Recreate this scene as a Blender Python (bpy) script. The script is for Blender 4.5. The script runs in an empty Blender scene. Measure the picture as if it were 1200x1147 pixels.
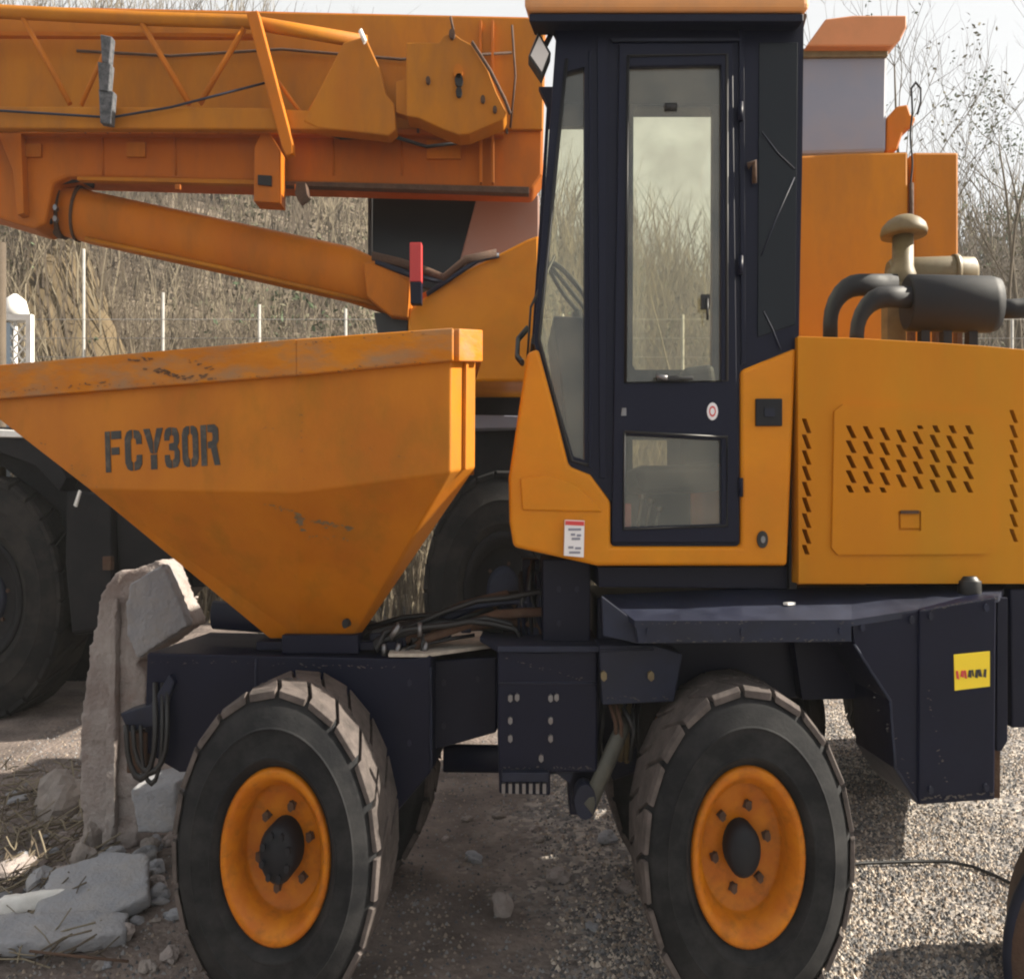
import bpy, bmesh, math, random
from mathutils import Vector, Matrix, noise
R = math.radians
random.seed(7)
S = bpy.context.scene
C = S.collection

# ------------------------------------------------------------ camera, sky, sun
H = 2.35          # eye height
F = 980.0         # focal length in photo pixels (photo 1200 wide)
ZS = 1.6          # the photograph shows everything this much taller than wide
CX, HY = 600.0, 600.0
cam = bpy.data.cameras.new("camera"); co = bpy.data.objects.new("camera", cam); C.objects.link(co)
co.location = (0, 0, H); co.rotation_euler = (R(90), 0, 0)
cam.sensor_width = 36; cam.lens = F / 1200 * 36; cam.shift_y = (HY - 573.5) / 1200
cam.clip_start = .05; cam.clip_end = 600
S.camera = co
SUN = Vector((.9998, .012, .74)).normalized()
el = math.asin(SUN.z); az = math.atan2(SUN.x, SUN.y)
w = bpy.data.worlds.new("World"); S.world = w; w.use_nodes = True
nt = w.node_tree; bg = nt.nodes["Background"]
sky = nt.nodes.new("ShaderNodeTexSky"); sky.sky_type = 'NISHITA'; sky.sun_disc = False
sky.sun_elevation = el; sky.sun_rotation = az; sky.dust_density = 4.0; sky.air_density = 1.0; sky.ozone_density = 1.0
hz_ = nt.nodes.new('ShaderNodeMix'); hz_.data_type = 'RGBA'; hz_.inputs['Factor'].default_value = .68; hz_.inputs['B'].default_value = (9, 8.9, 8.5, 1)   # thin white high cloud over the blue
nt.links.new(sky.outputs[0], hz_.inputs['A']); nt.links.new(hz_.outputs['Result'], bg.inputs[0]); bg.inputs[1].default_value = .05
sl = bpy.data.lights.new("sun", 'SUN'); sl.energy = 5.0; sl.angle = R(.5); sl.color = (1, .92, .78)
so = bpy.data.objects.new("sun", sl); C.objects.link(so)
so.rotation_euler = SUN.to_track_quat('Z', 'Y').to_euler()
S.view_settings.view_transform = 'Standard'; S.view_settings.look = 'None'
S.view_settings.exposure = 1.42; S.view_settings.gamma = 1; S.view_settings.use_curve_mapping = False
S.render.engine = 'CYCLES'
S.cycles.max_bounces = 8; S.cycles.transparent_max_bounces = 16
S.cycles.pixel_filter_type = 'BLACKMAN_HARRIS'; S.cycles.filter_width = 2.1

# ------------------------------------------------------------ helpers
def P(px, py, Y):
    return Vector(((px - CX) * Y / F, Y, H + (HY - py) * Y / F))
def onplane(px, py, p0, n):
    d = Vector(((px - CX) / F, 1, (HY - py) / F)); o = Vector((0, 0, H))
    return o + d * ((p0 - o).dot(n) / d.dot(n))

class MB:
    def __init__(s): s.v = []; s.f = []; s.m = []; s.mi = 0; s.sm = []
    def add(s, vs, fs, smooth=False):
        b = len(s.v); s.v += [tuple(v) for v in vs]
        for f in fs: s.f.append([b + i for i in f]); s.m.append(s.mi); s.sm.append(smooth)
    def loft(s, a, b, smooth=False, cap=True):
        n = len(a); fs = [[i, (i + 1) % n, n + (i + 1) % n, n + i] for i in range(n)]
        if cap: fs += [list(range(n))[::-1], [n + i for i in range(n)]]
        s.add(list(a) + list(b), fs, smooth)
    def prism(s, pts, Y0, Y1, E=None):
        """outline given on the plane at depth Y0, extruded away to Y1"""
        a = [P(x, y, Y0) for x, y in pts]
        e = Vector(E if E else (0, 1, 0)) * (Y1 - Y0)
        s.loft(a, [p + e for p in a])
    def rect(s, x0, y0, x1, y1, Y0, Y1): s.prism([(x0, y0), (x1, y0), (x1, y1), (x0, y1)], Y0, Y1)
    def box(s, c, d, rz=0, M=None):
        vs = []
        for z in (-1, 1):
            for (x, y) in ((-1, -1), (1, -1), (1, 1), (-1, 1)): vs.append(Vector((x * d[0] / 2, y * d[1] / 2, z * d[2] / 2)))
        rot = M if M else Matrix.Rotation(rz, 3, 'Z')
        vs = [rot @ v + Vector(c) for v in vs]
        s.add(vs, [[3, 2, 1, 0], [4, 5, 6, 7], [0, 1, 5, 4], [1, 2, 6, 5], [2, 3, 7, 6], [3, 0, 4, 7]])
    def tube(s, path, r, seg=10, zs=ZS, cap=True, smooth=True):
        path = [Vector(p) for p in path]; n = len(path); rr = r if isinstance(r, (list, tuple)) else [r] * n
        rings = []; up = None
        for i, p in enumerate(path):
            q = Vector((1, 1, 1 / zs)); 
            t = (path[min(i + 1, n - 1)] - path[max(i - 1, 0)]); t = Vector((t.x, t.y, t.z / zs)).normalized()
            if up is None:
                up = Vector((0, 0, 1)) if abs(t.z) < .9 else Vector((1, 0, 0))
            a = (up - t * up.dot(t)).normalized(); up = a; b = t.cross(a)
            ring = []
            for k in range(seg):
                an = 2 * math.pi * k / seg; o = (a * math.cos(an) + b * math.sin(an)) * rr[i]
                ring.append(p + Vector((o.x, o.y, o.z * zs)))
            rings.append(ring)
        vs = [v for r_ in rings for v in r_]; fs = []
        for i in range(n - 1):
            for k in range(seg):
                k2 = (k + 1) % seg; fs.append([i * seg + k, i * seg + k2, (i + 1) * seg + k2, (i + 1) * seg + k])
        s.add(vs, fs, smooth)
        if cap: 
            b = len(s.v) - len(vs)
            s.f.append([b + k for k in range(seg)][::-1]); s.m.append(s.mi); s.sm.append(False)
            s.f.append([b + (n - 1) * seg + k for k in range(seg)]); s.m.append(s.mi); s.sm.append(False)
    def build(s, name, mats, parent=None, bevel=0, seg=2):
        me = bpy.data.meshes.new(name); me.from_pydata(s.v, [], s.f)
        if not isinstance(mats, (list, tuple)): mats = [mats]
        for m in mats: me.materials.append(m)
        for p, mi, sm in zip(me.polygons, s.m, s.sm): p.material_index = mi; p.use_smooth = sm
        bm = bmesh.new(); bm.from_mesh(me); bmesh.ops.recalc_face_normals(bm, faces=bm.faces); bm.to_mesh(me); bm.free()
        o = bpy.data.objects.new(name, me); C.objects.link(o)
        if parent: o.parent = parent; o.matrix_parent_inverse = parent.matrix_basis.inverted()
        if bevel:
            b = o.modifiers.new("bevel", 'BEVEL'); b.width = bevel; b.segments = seg; b.limit_method = 'ANGLE'; b.angle_limit = R(35)
            b.harden_normals = False
        return o
def cut(o, cutter):
    """carve real openings into a mesh, then drop the tool"""
    c = cutter.build('tool', [])
    m = o.modifiers.new('cut', 'BOOLEAN'); m.operation = 'DIFFERENCE'; m.object = c; m.solver = 'EXACT'
    if len(o.modifiers) > 1:
        o.modifiers.move(len(o.modifiers) - 1, 0)
    bv = [x for x in o.modifiers if x.type == 'BEVEL']
    for x in bv: x.show_viewport = False
    dg = bpy.context.evaluated_depsgraph_get(); dg.update()
    me = bpy.data.meshes.new_from_object(o.evaluated_get(dg)); me.name = o.name
    o.modifiers.remove(m); o.data = me
    for x in bv: x.show_viewport = True
    bpy.data.objects.remove(c)
    return o
def thing(name, label, cat, loc=(0, 0, 0), group=None):
    o = bpy.data.objects.new(name, None); o.empty_display_size = .2; C.objects.link(o); o.location = loc
    o['label'] = label; o['category'] = cat
    if group: o['group'] = group
    return o
def tag(o, label, cat, group=None):
    o['label'] = label; o['category'] = cat
    if group: o['group'] = group
    return o
def arc(cx, cy, r, a0, a1, n): return [(cx + r * math.cos(R(a0 + (a1 - a0) * i / n)), cy - ZS * r * math.sin(R(a0 + (a1 - a0) * i / n))) for i in range(n + 1)]

# ------------------------------------------------------------ materials
def mat(name, col, rough=.5, metal=0, var=None, scale=4, bump=0, bscale=60, dirt=None, dscale=3, damt=.5, spec=.5, coat=0, zsc=1, thr=(.45, .7)):
    m = bpy.data.materials.new(name); m.use_nodes = True; n = m.node_tree; L = n.links
    b = n.nodes["Principled BSDF"]; b.inputs['Roughness'].default_value = rough; b.inputs['Metallic'].default_value = metal
    b.inputs['Specular IOR Level'].default_value = spec; b.inputs['Coat Weight'].default_value = coat
    b.inputs['Base Color'].default_value = (*col, 1)
    tc = n.nodes.new('ShaderNodeTexCoord'); mp = n.nodes.new('ShaderNodeMapping'); mp.inputs['Scale'].default_value = (1, 1, zsc)
    L.new(tc.outputs['Object'], mp.inputs[0])
    cur = None
    def nz(sc, det=6, ro=.6):
        t = n.nodes.new('ShaderNodeTexNoise'); t.inputs['Scale'].default_value = sc; t.inputs['Detail'].default_value = det; t.inputs['Roughness'].default_value = ro
        L.new(mp.outputs[0], t.inputs['Vector']); return t
    if var:
        t = nz(scale); r = n.nodes.new('ShaderNodeValToRGB'); r.color_ramp.elements[0].position = .35; r.color_ramp.elements[1].position = .65
        r.color_ramp.elements[0].color = (*col, 1); r.color_ramp.elements[1].color = (*var, 1)
        L.new(t.outputs[0], r.inputs[0]); cur = r.outputs[0]
    if dirt:
        t = nz(dscale, 9, .68); r = n.nodes.new('ShaderNodeMapRange'); r.inputs['From Min'].default_value = thr[0]; r.inputs['From Max'].default_value = thr[1]; r.inputs['To Max'].default_value = damt
        L.new(t.outputs[0], r.inputs[0]); mx = n.nodes.new('ShaderNodeMix'); mx.data_type = 'RGBA'
        L.new(r.outputs[0], mx.inputs['Factor']); mx.inputs['B'].default_value = (*dirt, 1)
        if cur: L.new(cur, mx.inputs['A'])
        else: mx.inputs['A'].default_value = (*col, 1)
        cur = mx.outputs['Result']
        rr = n.nodes.new('ShaderNodeMapRange'); rr.inputs['To Min'].default_value = rough; rr.inputs['To Max'].default_value = min(1, rough + .4)
        L.new(r.outputs[0], rr.inputs[0]); L.new(rr.outputs[0], b.inputs['Roughness'])
    if cur: L.new(cur, b.inputs['Base Color'])
    if bump:
        t = nz(bscale, 4); bp = n.nodes.new('ShaderNodeBump'); bp.inputs['Strength'].default_value = bump; bp.inputs['Distance'].default_value = .02
        L.new(t.outputs[0], bp.inputs['Height']); L.new(bp.outputs[0], b.inputs['Normal'])
    return m
ORANGE = mat('orange_paint', (0.5929, 0.2114, 0.0007546), .42, var=(0.5098, 0.1692, 0.0007546), scale=2.2, dirt=(0.2965, 0.1692, 0.01132), dscale=2.6, damt=0.42, bump=.05, bscale=9, thr=(.48, .78), spec=.25)
HOODOR = mat('dusty_orange_paint', (0.5132, 0.1883, 0.001394), .55, spec=.2, var=(0.4277, 0.1498, 0.001394), scale=1.6, dirt=(0.3421, 0.2125, 0.01742), dscale=2.2, damt=0.45, bump=.05, bscale=7, thr=(.42, .75), zsc=.3)
BUCKOR = mat('bucket_orange_paint', (0.4703, 0.1532, 0.0008711), .55, spec=.3, var=(0.3764, 0.1114, 0.0006532), scale=2.0, dirt=(0.2224, 0.1114, 0.01306), dscale=3.3, damt=0.62, bump=.12, bscale=14, thr=(.5, .72), zsc=.6)
RIMOR = mat('wheel_orange_paint', (0.4925, 0.1584, 0.002592), .4, var=(0.4104, 0.1109, 0.002592), scale=9, dirt=(0.1094, 0.05544, 0.01296), dscale=14, damt=.6, thr=(.5, .75), spec=.25)
CRANEO = mat('crane_orange_paint', (0.5074, 0.1541, 0.003011), .55, spec=.2, var=(0.4413, 0.1185, 0.003612), scale=1.1, dirt=(0.2207, 0.09483, 0.02108), dscale=2.3, damt=0.60, bump=.06, bscale=6, thr=(.45, .72), zsc=.3)
CRANER = mat('crane_red_orange_paint', (0.4596, 0.1264, 0.004838), .55, spec=.2, var=(0.3907, 0.09314, 0.005806), scale=1.0, dirt=(0.2298, 0.09979, 0.02903), dscale=2.0, damt=0.60, bump=.05, bscale=6, zsc=.3)
CRANEY = mat('crane_yellow_orange_paint', (0.4346, 0.1601, 0.004628), .55, spec=.2, var=(0.3753, 0.1239, 0.004628), scale=1.4, dirt=(0.237, 0.1033, 0.02603), dscale=3, damt=0.60, bump=.05, bscale=6, zsc=.3)
NAVY = mat('navy_paint', (0.001113, 0.002547, 0.01436), .45, var=(0.00175, 0.003484, 0.01697), scale=3, spec=.22, dirt=(0.007948, 0.01206, 0.03265), dscale=3.5, damt=.35, bump=.05, bscale=10, thr=(.5, .8))
NAVYD = mat('dusty_navy_paint', (0.003152, 0.005339, 0.01658), .55, var=(0.005515, 0.008309, 0.02322), scale=3, spec=.35, dirt=(0.02364, 0.03115, 0.06361), dscale=4, damt=.6, bump=.08, bscale=18, thr=(.42, .75))
BLACK = mat('black_rubber_trim', (0.0072, 0.0072, 0.0084), .5)
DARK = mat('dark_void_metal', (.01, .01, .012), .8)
STEEL = mat('bare_steel', (.2, .2, .21), .4, metal=.9, dirt=(.2, .14, .1), dscale=20, damt=.5)
TYRE = mat('tyre_rubber', (0.005355, 0.005962, 0.00784), .8, spec=.25, var=(0.009817, 0.01043, 0.01176), scale=5, dirt=(0.03793, 0.03726, 0.03808), dscale=5, damt=.7, bump=.12, bscale=60, thr=(.42, .7))
TREAD = mat('dusty_tyre_tread', (0.05797, 0.04979, 0.04678), .95, spec=.2, var=(0.1001, 0.08389, 0.07888), scale=9, dirt=(0.1423, 0.1191, 0.1088), dscale=14, damt=.6, bump=.3, bscale=50)
LUGB = TREAD
CTYRE = mat('crane_tyre_rubber', (0.00882, 0.00882, 0.009975), .85, spec=.25, var=(0.01638, 0.01512, 0.01463), scale=3, dirt=(0.04725, 0.04095, 0.03657), dscale=3, damt=.45, bump=.15, bscale=30)
OLIVE = mat('olive_filter_paint', (0.1307, 0.1009, 0.04675), .5, var=(0.1538, 0.1144, 0.055), scale=12, dirt=(0.07688, 0.05046, 0.02475), dscale=14, damt=.5)
MUFF = mat('black_muffler_paint', (0.002881, 0.00398, 0.007721), .62, spec=.35, dirt=(0.0247, 0.02432, 0.0283), dscale=9, damt=.35)
CONC = mat('broken_concrete', (0.257, 0.214, 0.1994), .95, var=(0.3599, 0.3243, 0.3061), scale=4, dirt=(0.2056, 0.138, 0.1139), dscale=6, damt=.7, bump=.9, bscale=45, thr=(.5, .75))
CONC2 = mat('grey_slab_concrete', (0.2391, 0.2471, 0.2709), .9, var=(0.3029, 0.3029, 0.3187), scale=5, dirt=(0.3187, 0.2869, 0.255), dscale=7, damt=.5, bump=.7, bscale=40)
STONE = mat('rubble_stone', (0.204, 0.18, 0.168), .95, var=(0.276, 0.24, 0.216), scale=6, dirt=(0.192, 0.156, 0.132), dscale=9, damt=.6, bump=.6, bscale=30)
RUST = mat('rusty_steel', (.075, .035, .018), .85, var=(.05, .026, .016), scale=7, dirt=(.12, .075, .05), dscale=12, damt=.6, bump=.4, bscale=50)
GREYP = mat('grey_painted_panel', (0.184, 0.2, 0.264), .5, var=(0.216, 0.224, 0.288), scale=1.5, dirt=(0.24, 0.216, 0.216), dscale=3, damt=.4)
WHITE = mat('white_paint', (.8, .79, .76), .6, dirt=(.4, .37, .33), dscale=6, damt=.4)
POST = mat('grey_white_post', (0.341, 0.33, 0.308), .8, var=(0.2475, 0.2365, 0.22), scale=6)
BLUEG = mat('blue_grey_panel', (.3, .38, .46), .6)
RED = mat('red_paint', (.5, .03, .03), .5)
YEL = mat('yellow_sticker', (.85, .62, .02), .5)
STK = mat('white_sticker', (.7, .68, .7), .5)
INK = mat('black_ink', (.03, .03, .03), .7, dirt=(.2, .16, .12), dscale=24, damt=.4, thr=(.5, .65))
REDINK = mat('red_ink', (.55, .05, .05), .6)
LAMP = mat('lamp_reflector_glass', (.6, .57, .55), .2)
TWIG = mat('dry_twig_bark', (0.07708, 0.0592, 0.04139), .95, var=(0.1179, 0.09302, 0.0621), scale=3)
TWIG2 = mat('pale_twig_bark', (0.1749, 0.1449, 0.09976), .95, var=(0.2235, 0.1858, 0.1257), scale=3)
TWIG3 = mat('dull_brown_stem', (0.09973, 0.07611, 0.05347), .95, var=(0.07254, 0.05496, 0.03967), scale=3)
LEAFD = mat('dark_green_leaf', (.05, .085, .035), .8, var=(.075, .11, .05), scale=2)
LEAFY = mat('pale_spring_leaf', (.13, .125, .07), .8, var=(.11, .1, .06), scale=2)
LITTER = mat('leaf_litter_slope', (0.16, 0.124, 0.088), 1, var=(0.24, 0.192, 0.144), scale=.9, dirt=(0.08, 0.068, 0.048), dscale=2.4, damt=.7, bump=1, bscale=9)
ROCK = mat('beige_rock_face', (0.09962, 0.07031, 0.03641), .95, var=(0.1186, 0.08585, 0.04622), scale=1.2, dirt=(0.04269, 0.03318, 0.014), dscale=1.8, damt=.5, bump=.4, bscale=7)

def glass(name, tint, gl=.12, tr=.85):
    m = bpy.data.materials.new(name); m.use_nodes = True; n = m.node_tree; L = n.links
    n.nodes.remove(n.nodes["Principled BSDF"]); out = n.nodes["Material Output"]
    t = n.nodes.new('ShaderNodeBsdfTransparent'); t.inputs[0].default_value = (*[c * tr for c in tint], 1)
    g = n.nodes.new('ShaderNodeBsdfGlossy'); g.inputs['Roughness'].default_value = .04; g.inputs[0].default_value = (.9, .95, 1, 1)
    d = n.nodes.new('ShaderNodeBsdfDiffuse'); d.inputs[0].default_value = (.5, .46, .38, 1)
    fr = n.nodes.new('ShaderNodeFresnel'); fr.inputs[0].default_value = 1.5
    ad = n.nodes.new('ShaderNodeMath'); ad.operation = 'ADD'; ad.inputs[1].default_value = gl; L.new(fr.outputs[0], ad.inputs[0])
    m1 = n.nodes.new('ShaderNodeMixShader'); L.new(ad.outputs[0], m1.inputs[0]); L.new(t.outputs[0], m1.inputs[1]); L.new(g.outputs[0], m1.inputs[2])
    nz = n.nodes.new('ShaderNodeTexNoise'); nz.inputs['Scale'].default_value = 5; nz.inputs['Detail'].default_value = 8
    mr = n.nodes.new('ShaderNodeMapRange'); mr.inputs['From Min'].default_value = .35; mr.inputs['From Max'].default_value = .8; mr.inputs['To Min'].default_value = .04; mr.inputs['To Max'].default_value = .2
    tc = n.nodes.new('ShaderNodeTexCoord'); L.new(tc.outputs['Object'], nz.inputs['Vector']); L.new(nz.outputs[0], mr.inputs[0])
    m2 = n.nodes.new('ShaderNodeMixShader'); L.new(mr.outputs[0], m2.inputs[0]); L.new(m1.outputs[0], m2.inputs[1]); L.new(d.outputs[0], m2.inputs[2])
    L.new(m2.outputs[0], out.inputs[0]); return m
GLASS = glass('greenish_cab_glass', (.98, .975, .9), .0, .99)
GLASSD = glass('dusty_windscreen_glass', (.9, .97, .96), .05, .97)
GLASSB = mat('dark_tinted_glass', (.006, .009, .014), .25, spec=.22)

# ground material: pinkish dirt to the left, grey gravel to the right
def ground_mat():
    m = bpy.data.materials.new('dirt_and_gravel'); m.use_nodes = True; n = m.node_tree; L = n.links; b = n.nodes["Principled BSDF"]
    b.inputs['Roughness'].default_value = .97; b.inputs['Specular IOR Level'].default_value = .2
    tc = n.nodes.new('ShaderNodeTexCoord')
    def nz(sc, det=8, ro=.65):
        t = n.nodes.new('ShaderNodeTexNoise'); t.inputs['Scale'].default_value = sc; t.inputs['Detail'].default_value = det; t.inputs['Roughness'].default_value = ro; L.new(tc.outputs['Object'], t.inputs['Vector']); return t
    def ramp(src, stops):
        r = n.nodes.new('ShaderNodeValToRGB'); e = r.color_ramp.elements
        e[0].position, e[0].color = stops[0][0], (*stops[0][1], 1); e[1].position, e[1].color = stops[-1][0], (*stops[-1][1], 1)
        for p, c in stops[1:-1]: k = e.new(p); k.color = (*c, 1)
        L.new(src, r.inputs[0]); return r.outputs[0]
    dirt = ramp(nz(1.7).outputs[0], [(.3, (.085, .07, .062)), (.48, (.15, .122, .11)), (.6, (.21, .17, .15)), (.72, (.28, .23, .2))])
    vo = n.nodes.new('ShaderNodeTexVoronoi'); vo.inputs['Scale'].default_value = 22; L.new(tc.outputs['Object'], vo.inputs['Vector'])
    grav = ramp(vo.outputs['Color'], [(.1, (.09, .085, .088)), (.5, (.23, .21, .2)), (.9, (.46, .41, .36))])
    sx = n.nodes.new('ShaderNodeSeparateXYZ'); L.new(tc.outputs['Object'], sx.inputs[0])
    ad = n.nodes.new('ShaderNodeMath'); ad.operation = 'MULTIPLY_ADD'; L.new(nz(1.2, 5).outputs[0], ad.inputs[0]); ad.inputs[1].default_value = 2.2; L.new(sx.outputs[0], ad.inputs[2])
    mr = n.nodes.new('ShaderNodeMapRange'); mr.inputs['From Min'].default_value = .9; mr.inputs['From Max'].default_value = 1.7; L.new(ad.outputs[0], mr.inputs[0])
    mx = n.nodes.new('ShaderNodeMix'); mx.data_type = 'RGBA'; L.new(mr.outputs[0], mx.inputs['Factor']); L.new(dirt, mx.inputs['A']); L.new(grav, mx.inputs['B'])
    L.new(mx.outputs['Result'], b.inputs['Base Color'])
    bp = n.nodes.new('ShaderNodeBump'); bp.inputs['Strength'].default_value = .8; bp.inputs['Distance'].default_value = .03
    am = n.nodes.new('ShaderNodeMath'); am.operation = 'ADD'; L.new(nz(30, 6).outputs[0], am.inputs[0])
    mu = n.nodes.new('ShaderNodeMath'); mu.operation = 'MULTIPLY'; mu.inputs[1].default_value = -.8; L.new(vo.outputs['Distance'], mu.inputs[0]); L.new(mu.outputs[0], am.inputs[1])
    L.new(am.outputs[0], bp.inputs['Height']); L.new(bp.outputs[0], b.inputs['Normal'])
    return m
GROUND = ground_mat()

# ------------------------------------------------------------ ground
def gz(x, y):
    a = noise.noise(Vector((x * .8, y * .8, 0))) * .035 + noise.noise(Vector((x * 3, y * 3, 4))) * .014
    # shallow rut between the wheels and a low heap of rubble on the left
    a += .10 * math.exp(-(((x + 2.35) / .7) ** 2 + ((y - 5.3) / .8) ** 2))
    return a * min(1, max(0, (26 - y) / 10)) - .01
b = MB(); vs = []; fs = []
xs = [-260, -120, -60, -30, -16] + [-9 + .09 * i for i in range(201)] + [16, 30, 60, 120, 260]
ys = [-60, -20, -5, 1] + [3 + .08 * i for i in range(90)] + [10.4 + .4 * i for i in range(20)] + [22, 40, 90, 200, 420]
for y in ys:
    for x in xs: vs.append((x, y, gz(x, y)))
nx = len(xs)
for j in range(len(ys) - 1):
    for i in range(nx - 1): fs.append([j * nx + i, j * nx + i + 1, (j + 1) * nx + i + 1, (j + 1) * nx + i])
b.add(vs, fs, True); g = b.build('ground', GROUND); g['kind'] = 'structure'

# ------------------------------------------------------------ hillside
def lerp_pts(pts, x):
    if x <= pts[0][0]: return pts[0][1]
    for (a, fa), (c, fc) in zip(pts, pts[1:]):
        if x <= c: return fa + (fc - fa) * (x - a) / (c - a)
    return pts[-1][1]
def hill_h(x, y):
    px = CX + F * x / max(y, 1)
    crest = lerp_pts([(-3000, 26), (-400, 30), (0, 29), (350, 26), (480, 22), (600, 18), (720, 15.5), (830, 14.5), (1000, 14), (1200, 17), (2000, 18), (4000, 17)], px)
    t = min(1, max(0, (y - 18.5) / 31)); t = t * .75 + .25 * t * t * (3 - 2 * t)
    return t * crest * (1 + .12 * noise.noise(Vector((x * .15, y * .15, 9)))) + .35 * t * noise.noise(Vector((x * .6, y * .6, 2))) - .05
b = MB(); vs = []; fs = []; NX, NY = 150, 30
for j in range(NY):
    for i in range(NX):
        y = 19 + j * 1.3; x = -90 + 180 * i / (NX - 1); vs.append((x, y, hill_h(x, y)))
for j in range(NY - 1):
    for i in range(NX - 1): fs.append([j * NX + i, j * NX + i + 1, (j + 1) * NX + i + 1, (j + 1) * NX + i])
b.add(vs, fs, True); o = b.build('hillside', LITTER); o['kind'] = 'structure'

# earthy bank in the left gap below the lift ram
b = MB(); vs = []; fs = []; n1, n2 = 90, 60
def bank_h(x, y):
    e = math.exp(-((x + 11.2) / 2.6) ** 2 - ((y - 20.5) / 2.6) ** 2)
    return 9.2 * e * (1 + .22 * noise.noise(Vector((x * .8, y * .8, 3)))) + .5 * e * noise.noise(Vector((x * 2.4, y * 2.4, 3))) + .2 * e * noise.noise(Vector((x * 7, y * 7, 3))) - .3
for j in range(n2):
    for i in range(n1): x, y = -17 + 12 * i / (n1 - 1), 15.5 + 8 * j / (n2 - 1); vs.append((x, y, bank_h(x, y)))
for j in range(n2 - 1):
    for i in range(n1 - 1): fs.append([j * n1 + i, j * n1 + i + 1, (j + 1) * n1 + i + 1, (j + 1) * n1 + i])
b.add(vs, fs, True); o = b.build('earth_bank', ROCK); o['kind'] = 'structure'

# brush: thousands of bare stems standing on the slope
def stem(b, p, h, lean, r, seg=4):
    path = []; q = Vector(p); d = Vector((lean[0], lean[1], 1))
    for k in range(seg + 1):
        path.append(q.copy()); q += d * (h / seg); d += Vector((random.uniform(-.22, .22), random.uniform(-.15, .15), 0)) - Vector((0, 0, 0))
    rr = [r * (1 - .8 * k / seg) for k in range(seg + 1)]
    vs = []; fs = []
    for k, c in enumerate(path):
        for a in range(3): vs.append(c + Vector((math.cos(a * 2.094) * rr[k], math.sin(a * 2.094) * rr[k], 0)))
    for k in range(seg):
        for a in range(3): fs.append([k * 3 + a, k * 3 + (a + 1) % 3, k * 3 + 3 + (a + 1) % 3, k * 3 + 3 + a])
    b.add(vs, fs); return path
b = MB()
for i in range(24000):
    px = random.uniform(-120, 1320); y = random.choice((random.uniform(17.5, 26), random.uniform(18, 52), random.uniform(20, 56)))
    x = (px - CX) * y / F; 
    if x < -8.6 and y < 22 and random.random() < .15: continue
    z = max(hill_h(x, y) if y > 19 else gz(x, y), bank_h(x, y))
    cl = noise.noise(Vector((x * .5, y * .5, 1))); c2 = noise.noise(Vector((x * .25, y * .2, 5)))
    b.mi = random.choices((0, 1, 2), (3, max(.3, 2.2 + 8 * c2), max(.5, 4 - 8 * c2)))[0]
    if noise.noise(Vector((x * .9, y * .35, 8))) > .22 and random.random() < .75: continue
    h = random.uniform(1.2, 3.4) * (1 + .5 * cl) * (1 + max(0, y - 26) / 26); tk = 1 + max(0, y - 22) / 22
    path = stem(b, (x, y, z - .1), h, (random.gauss(.28 * noise.noise(Vector((x * .35, y * .35, 12))), .15), random.uniform(-.15, .1)), random.uniform(.012, .032) * tk)
    for q in range(random.choice((0, 1, 2, 2))):
        k = random.randint(1, 3); stem(b, path[k], h * random.uniform(.25, .5), (random.gauss(0, .6), random.uniform(-.3, .3)), .012 * tk, 2)
o = b.build('brush', [TWIG, TWIG2, TWIG3]); o['kind'] = 'stuff'; tag(o, 'dense leafless brush of grey brown stems covering the slope behind the machines', 'brush')

# green foliage: clumps of leaf-sized faces
def leaves(b, c, r, n, size):
    for i in range(n):
        d = Vector((random.gauss(0, 1), random.gauss(0, 1), random.gauss(0, 1))); d.normalize(); d *= random.random() ** .4
        p = Vector(c) + Vector((d.x * r[0], d.y * r[1], d.z * r[2])); s = size * random.uniform(.6, 1.4)
        M = Matrix.Rotation(random.uniform(0, 6.28), 3, (random.random(), random.random(), random.random() + .1))
        b.add([p + M @ Vector(v) for v in ((-s, 0, 0), (0, -s * .5, .1 * s), (s, 0, 0), (0, s * .5, .1 * s))], [[0, 1, 2, 3]])
b = MB()
for i in range(520):
    px = random.uniform(-100, 1300); y = random.uniform(22, 54); x = (px - CX) * y / F
    if noise.noise(Vector((x * .16, y * .16, 7))) < -.02 and not (250 < px < 470): continue
    b.mi = random.choice((0, 1, 1))
    z = hill_h(x, y); r = random.uniform(.5, 1.4); leaves(b, (x, y, z + r * .8), (r * 1.3, r, r * 1.3), 80, .1 * (1 + (y - 22) / 40))
o = b.build('undergrowth', [LEAFD, LEAFY]); o['kind'] = 'stuff'; tag(o, 'patches of dull green undergrowth among the bare brush on the slope', 'undergrowth')

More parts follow.
